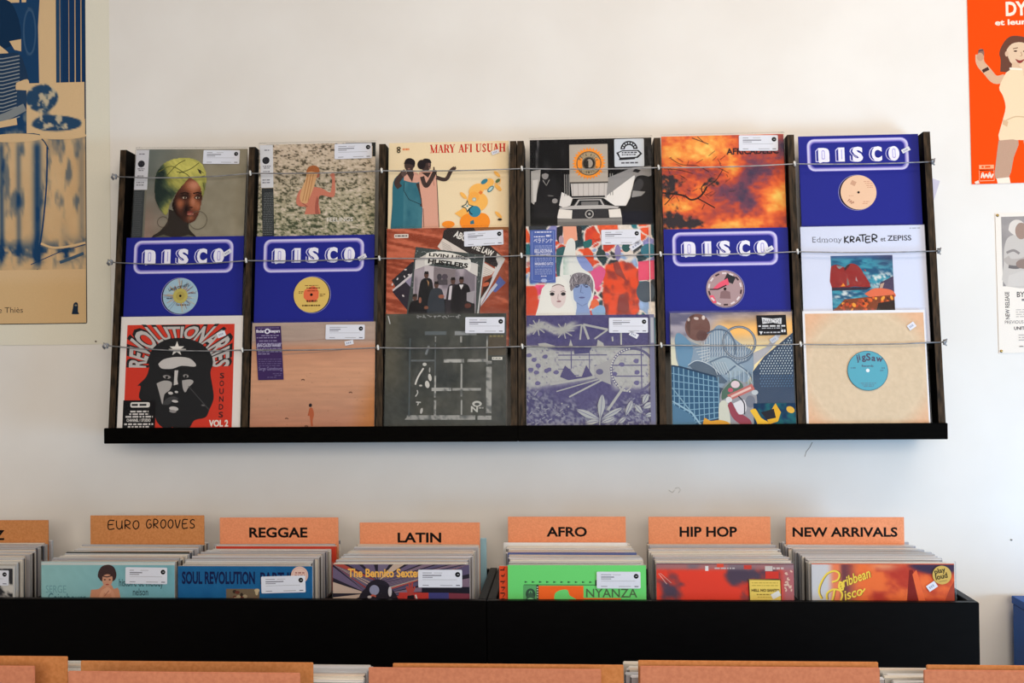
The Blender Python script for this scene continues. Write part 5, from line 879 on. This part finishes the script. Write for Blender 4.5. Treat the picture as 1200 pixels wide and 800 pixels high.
# black and white cover at the left edge
R, A = bin_front((-140, 17, 663), -530, 270, 598, 'black-and-white record cropped by the left edge of the photo')
A.slab((206, 204, 200), (222, 222, 220)); A.grid(-530, 280, 60, 700, 60, 46, lambda X, Y: mixc((54, 54, 58), (214, 210, 204), ss(.42, .52, fbm(X / 30, Y / 26, 6)))); price_label(A, R, -140, 285, 45, 350, .02, 41); done(A, R, right=0.012, ex=0.006, wide=True)

# ------------------------------------------------------------------ the near bins at the bottom of the photo
make_bin(-1.10, 0.95, -1.80, -1.415, 0.955, (), 'black record bin nearest the camera at the bottom of the photo', 0.715)
FB = 0.715
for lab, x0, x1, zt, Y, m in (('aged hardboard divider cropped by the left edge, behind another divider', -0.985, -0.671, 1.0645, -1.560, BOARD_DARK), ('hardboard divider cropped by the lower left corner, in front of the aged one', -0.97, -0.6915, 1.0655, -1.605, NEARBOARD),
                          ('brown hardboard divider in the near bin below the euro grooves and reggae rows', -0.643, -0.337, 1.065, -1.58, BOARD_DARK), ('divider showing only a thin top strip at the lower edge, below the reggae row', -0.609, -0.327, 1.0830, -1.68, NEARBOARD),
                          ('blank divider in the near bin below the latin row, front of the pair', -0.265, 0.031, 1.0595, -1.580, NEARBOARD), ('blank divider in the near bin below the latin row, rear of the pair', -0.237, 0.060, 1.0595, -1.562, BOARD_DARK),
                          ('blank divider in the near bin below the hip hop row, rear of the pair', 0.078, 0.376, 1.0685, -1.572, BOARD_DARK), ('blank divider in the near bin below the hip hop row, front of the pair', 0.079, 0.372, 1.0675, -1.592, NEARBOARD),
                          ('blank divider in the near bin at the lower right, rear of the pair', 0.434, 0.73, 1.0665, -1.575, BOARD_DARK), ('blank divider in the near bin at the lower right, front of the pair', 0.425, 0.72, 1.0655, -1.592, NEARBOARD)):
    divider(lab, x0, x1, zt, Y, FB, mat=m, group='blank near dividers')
NEAR = {'at the lower left corner': (-0.795, 0.321), 'below the reggae row': (-0.437, 0.317), 'below the afro row': (0.226, 0.323), 'at the lower right': (0.56, 0.319)}
for k, (x, hh) in NEAR.items():
    for i, y in enumerate((-1.480, -1.4895, -1.499, -1.5085, -1.518, -1.5275, -1.537, -1.5465)):
        o = light_sleeve(); o.location = (x + rs.uniform(-.004, .004), y, FB + 0.0015); o.rotation_euler = (0, 0, 0); o.scale = (1, 1, hh / 0.317 + rs.uniform(-.006, .001)); tag(o, 'pale sleeve edge beside the blank dividers ' + k, 'record', 'near sleeves ' + k)

# ------------------------------------------------------------------ posters
def poster(x0, x1, z0, z1, crop, label, roll=0.0):
    r = empty('wall_poster', ((x0 + x1) / 2, -0.0016, z0), label, 'poster', 'wall posters', (0, roll, 0)); return r, Art(crop[0], crop[1], crop[2], x1 - x0, z1 - z0, 0.0008)
s1 = (U(128, 300, 0).x - U(0, 300, 0).x) / 128; W1 = 0.80; H1 = 1.36
R, A = poster(-1.329 - W1, -1.329, 1.4955, 1.4955 + H1, (129 - W1 / s1, 403.5 - H1 / s1, W1 / s1), 'large cream and blue poster of a person beside drums')
TN, BL = (230, 196, 150), (30, 68, 108); A.slab((240, 235, 217))
def drum(X, Y):
    n = fbm(X / 9, Y / 30, 4); m = fbm(X / 22, Y / 22, 9); c = mixc(TN, (214, 176, 130), m); b = ss(.5, .75, n) * ss(150, 175, Y) * ss(330, 300, Y) * .55
    g = lambda cx, w: np.exp(-((X - cx) / w) ** 2)
    b = b + ss(165, 180, Y) * ss(318, 300, Y) * (.8 * g(2, 3) + .55 * g(22, 3) + .95 * g(44, 5) * ss(.25, .5, n + .2) + .4 * g(76, 5) * ss(250, 320, Y) + .3 * g(96, 4)) + .8 * np.exp(-((Y - 297) / 11) ** 2) * ss(.42, .6, fbm(X / 12, Y / 8, 12)) + .5 * np.exp(-((Y - 165) / 5) ** 2) * ss(.4, .6, m)
    return mixc(c, BL, np.clip(b, 0, 1))
A.pl(rr(-420, -600, 101.5, 380, 2), (30, 44, 60)); A.grid(-60, -40, 100.5, 379, 100, 150, drum); A.rect(-420, -600, -60, 379, (170, 160, 140)); A.rect(-60, -300, 100.5, -40, BL)
A.grid(-60, -40, 46, 170, 50, 70, lambda X, Y: mixc(BL, mixc((120, 140, 150), TN, fbm(X / 20, Y / 20, 7)), ss(.56, .75, fbm(X / 12, Y / 24, 5)) * .6)); A.rect(46, -40, 68, 112, TN)
A.poly([(46, -40), (51, -40), (46, 40), (47, 110), (44, 110)], BL); A.rect(0, 0, 24, 12, TN); A.poly(crom_closed([(-20, 10), (8, 8), (20, 22), (26, 48), (18, 60), (-20, 66)]), (22, 52, 84)); A.ell(36, 46, 8, 27, (60, 92, 126), 24); A.ell(36, 46, 6, 24, BL, 24); A.poly([(12, 56), (26, 54), (26, 68), (18, 66)], TN); A.poly([(0, 60), (10, 68), (14, 76), (4, 72), (0, 90)], TN); A.poly([(26, -10), (33, -10), (32, 12), (27, 12)], TN)
A.poly(crom_closed([(-40, 66), (0, 70), (22, 70), (30, 84), (34, 104), (20, 112), (20, 144), (-40, 150)]), (36, 62, 92))
for i in range(18): A.line([(-40, 76 + i * 4.3), (4, 76 + i * 4.3), (24, 73 + i * 4.1)], 1.3, (150, 156, 160))
A.poly(crom_closed([(20, 104), (33, 100), (35, 108), (30, 114), (20, 112)]), TN); A.poly([(21, 112), (33, 113), (38, 132), (24, 142), (20, 130)], (44, 70, 100)); A.curve([(-20, 150), (8, 142), (30, 132)], 9, (140, 146, 148)); A.poly([(-20, 152), (20, 144), (21, 152), (-20, 158)], TN)
for x0, x1, c in ((67, 71, (40, 74, 108)), (72, 74.5, BL), (74.5, 81.5, (24, 58, 98)), (82.5, 88.5, (24, 58, 98)), (90, 95.5, (24, 58, 98)), (97, 100.5, (24, 58, 98))): A.poly([(x0, -40), (x1 + .6, -40), (x1, 147 if x0 > 90 else 139), (x0, 146 if x0 > 90 else 137)], c)
A.poly([(46, 108), (68, 112), (72, 137), (100.5, 150), (100.5, 168), (60, 150)], TN); A.grid(32, 105, 100, 165, 50, 40, lambda X, Y: mixc(TN, mixc((44, 76, 108), (206, 190, 160), ss(.52, .7, fbm(X / 7, Y / 7, 3))), np.clip(ss(.4, .5, np.exp(-((X - 50) / 20) ** 2 - ((Y - 122) / 16) ** 2) + np.exp(-((X - 68) / 30) ** 2 - ((Y - 152) / 9) ** 2) + .1 * fbm(X / 9, Y / 9, 5)), 0, 1)))
A.poly(crom_closed([(-20, 163), (30, 163), (48, 168), (58, 182), (56, 176), (50, 168), (40, 162)]), (50, 76, 100)); A.curve([(56, 178), (55, 220), (50, 270), (44, 305)], 1.8, BL); A.ell(18, 167, 34, 5, TN); A.ell(75, 166, 27, 4, TN); A.curve([(48, 288), (62, 293), (80, 292), (100, 288)], 2.5, TN); A.line([(36, 312), (70, 298), (100, 290)], 1, BL); A.poly([(40, 322), (45, 316), (44, 318), (37, 323)], BL); A.curve([(70, 310), (82, 306), (98, 300)], 3.5, (70, 96, 120)); A.curve([(52, 324), (56, 328), (54, 331), (60, 333)], .9, (90, 90, 90)); A.poly([(42, 300), (47, 296), (47, 307), (42, 307)], BL)
A.rect(-60, 330, 100.5, 379, (226, 190, 140)); A.grid(-20, 318, 100.5, 345, 30, 8, lambda X, Y: mixc(TN, (226, 190, 140), ss(322, 340, Y)) if True else 0)
A.text('de Thi\u00e8s', -7.5, 366.5, 6.6, (66, 54, 50), 34, -.002); A.poly(crom_closed([(83.5, 369), (85, 362), (86, 357), (89, 355.5), (91, 358), (91, 366), (92, 369)]), (34, 50, 70)); A.ell(88.5, 359, 1.5, 1, (150, 140, 120), 8)
A.line([(112.5, 400.5), (110.5, 400)], 1.6, (90, 70, 50)); A.build('sheet', PAPER, R)

s2 = (U(1200, 100, 0).x - U(1136, 100, 0).x) / 64; W2 = 0.56; H2 = 0.78
R, A = poster(1.0985, 1.0985 + W2, 1.9105, 1.9105 + H2, (1136, 215 - H2 / s2, W2 / s2), 'bright orange-red poster of a dancing woman in a short dress', -0.010)
k = .2878; Q = lambda p: [(1080 + x * k, y * k) for x, y in p]
A.slab((252, 78, 10), (226, 150, 130)); CRM, SEP, HR, WT = (246, 218, 180), (196, 158, 134), (110, 70, 56), (250, 236, 216)
A.text('DY', 1181, 13, 16.5, WT, 25, .035); A.text('et leurs', 1168, 24.3, 6.6, WT, 41, .035)
A.poly(crom_closed(Q([(322, 280), (325, 230), (320, 200), (338, 160), (362, 136), (392, 132), (430, 142), (456, 170), (470, 230), (474, 290)])), HR); A.poly(crom_closed(Q([(350, 190), (372, 165), (412, 160), (440, 180), (444, 230), (425, 262), (392, 262), (362, 238)])), (232, 200, 168)); A.poly(Q([(372, 240), (420, 250), (424, 290), (365, 290)]), (226, 190, 156)); A.ell(1080 + 386 * k, 196 * k, 2.2, 1, (90, 60, 50), 10); A.ell(1080 + 424 * k, 198 * k, 2.2, 1, (90, 60, 50), 10); A.line(Q([(376, 186), (396, 182)]), 1, HR); A.poly(crom_closed(Q([(384, 228), (404, 236), (424, 230), (408, 246), (394, 244)])), (150, 60, 56)); A.line(Q([(408, 200), (412, 216), (404, 218)]), .7, (170, 120, 96)); A.ell(1080 + 350 * k, 206 * k, 2, 3.4, (226, 186, 156), 10)
A.curve(Q([(340, 308), (300, 312), (268, 275), (242, 240), (240, 205)]), 10, (222, 180, 146)); A.ell(1080 + 246 * k, 200 * k, 3.6, 5.6, (150, 110, 96)); A.ell(1080 + 242 * k, 215 * k, 4, 5, (206, 160, 130)); A.line(Q([(250, 276), (275, 264)]), 4, (76, 48, 44)); A.line(Q([(235, 190), (256, 186)]), 1.6, (90, 70, 76))
A.poly(crom_closed(Q([(345, 285), (375, 268), (410, 272), (440, 290), (462, 340), (455, 420), (470, 500), (474, 566), (392, 568), (310, 566), (325, 490), (340, 430), (330, 380), (316, 345)])), CRM); A.curve(Q([(330, 490), (380, 470), (440, 478)]), 1.5, (220, 186, 146)); A.poly(Q([(328, 480), (350, 490), (344, 512), (326, 500)]), (224, 186, 146)); A.line(Q([(360, 268), (424, 274)]), 2.5, WT); A.curve(Q([(424, 300), (420, 270), (405, 250)]), 5, (240, 206, 172))
A.poly(crom_closed(Q([(308, 568), (388, 570), (368, 640), (345, 724), (292, 726), (296, 650)])), SEP); A.poly(Q([(296, 726), (348, 722), (352, 760), (300, 790)]), WT); A.poly(Q([(408, 570), (470, 568), (480, 660), (478, 720), (432, 720), (424, 650)]), (206, 166, 140)); A.poly(Q([(430, 720), (480, 720), (490, 770), (436, 770)]), WT)
A.line(Q([(226, 690), (286, 690), (286, 734), (226, 734)]), .9, (255, 190, 150), True); A.rect(1080 + 226 * k, 668 * k, 1080 + 286 * k, 684 * k, (255, 176, 130)); A.dashes(1080 + 236 * k, 1080 + 276 * k, 676 * k, 2.4, (252, 90, 30), 1, 3); A.curve(Q([(234, 722), (240, 700), (246, 722), (254, 706), (262, 722), (268, 700), (274, 722), (282, 706)]), 1.6, WT); A.quadrot(1080 + 216 * k, 741 * k, 5, 4, -.4, (246, 220, 200)); A.build('sheet', PAPER, R)

s3 = (U(1200, 330, 0).x - U(1168, 330, 0).x) / 32; W3 = 0.36; H3 = 0.384
R, A = poster(1.1645, 1.1645 + W3, 1.445, 1.445 + H3, (1168.5, 249, W3 / s3), 'small cream poster with a black-and-white photo of a person in a pale jacket', -0.012)
k = .2752; Q = lambda p: [(1080 + x * k, 220 + y * k) for x, y in p]
A.slab((246, 236, 224)); A.grid(1080 + 346 * k, 220 + 122 * k, 1080 + 760 * k, 220 + 426 * k, 50, 50, lambda X, Y: mixc((176, 168, 164), (140, 134, 132), fbm(X / 14, Y / 14, 3)))
A.poly(crom_closed(Q([(352, 330), (356, 260), (372, 215), (410, 200), (440, 210), (560, 230), (600, 340), (560, 426), (360, 426)])), (206, 198, 190)); A.poly(crom_closed(Q([(376, 180), (384, 150), (410, 136), (440, 150), (444, 200), (410, 205), (390, 196)])), (226, 216, 206)); A.ell(1080 + 430 * k, 220 + 186 * k, 7, 10, (166, 140, 126)); A.curve(Q([(362, 300), (380, 320), (430, 318), (470, 300)]), 8, (188, 178, 170)); A.curve(Q([(365, 280), (395, 270), (420, 285)]), 3, (150, 142, 138)); A.curve(Q([(372, 340), (410, 344), (450, 330)]), 4, (120, 114, 112)); A.ell(1080 + 440 * k, 220 + 330 * k, 10, 6, (150, 130, 120)); A.poly(Q([(364, 426), (372, 380), (430, 360), (560, 380), (560, 426)]), (214, 206, 198))
D3 = (92, 86, 86); A.text('NEW RELEASE', 1080 + 371 * k, 220 + 570 * k, 5, D3, 33, .02, -math.pi / 2); A.text('BY', 1080 + 404 * k, 220 + 474 * k, 6.4, D3, 9, .02); A.dashes(1080 + 424 * k, 1080 + 520 * k, 220 + 487 * k, 2.6, (140, 132, 130), 9, 4); A.text('PREVIOUS RELEASES', 1080 + 350 * k, 220 + 590 * k, 4, (110, 104, 104), 44, .0); A.text('UNITY', 1080 + 388 * k, 220 + 617 * k, 3.8, (96, 90, 90), 16, .035)
for i in range(4): A.dashes(1080 + 398 * k, 1080 + 640 * k, 220 + (530 + i * 10) * k, 1, (196, 186, 178), i, 3)
for i in range(3): A.dashes(1080 + 406 * k, 1080 + 640 * k, 220 + (640 + i * 11) * k, 1, (186, 176, 170), i, 3)
A.dashes(1080 + 408 * k, 1080 + 520 * k, 220 + 690 * k, 1.2, (150, 142, 138), 7, 4); A.build('sheet', PAPER, R)
for z in (0.006, H3 - 0.006):
    b = MB(); x = -W3 / 2 + 0.006
    b.tube([(x, -0.0004, z), (x, -0.002, z), (x, -0.0032, z)], [0.0040, 0.0040, 0.002], n=12); b.build('pin', BRASS, R, True)

# ------------------------------------------------------------------ blue box stand and the paper behind the rack
r = empty('display_plinth', (1.42, -0.33, 0), 'bright blue painted box stand at the right edge', 'stand'); b = MB(); b.box(-0.245, 0.245, -0.28, 0.29, 0, 0.77, (1, 1, 1), 0.002); b.build('body', BLUE, r)
b = MB(); b.box(-0.2475, 0.2475, -0.2825, 0.2925, 0.77, 0.79, (1, 1, 1), 0.0012); b.build('top_board', BLUE, r)
LIL = noise_mat('lilac_card', (196, 190, 208), (206, 200, 216), 30, 0.4, 0.4)
b = MB(); q = [U(1084, 206, -0.022), U(1101.5, 212, -0.022), U(1094.5, 234, -0.022), U(1080, 240, -0.022)]; b.prism([(p.x, p.z) for p in q][::-1], -0.0225, -0.0215, (1, 1, 1)); o = b.build('paper_sheet', LIL)
tag(o, 'lilac card corner sticking out behind the rack at its right end', 'card')
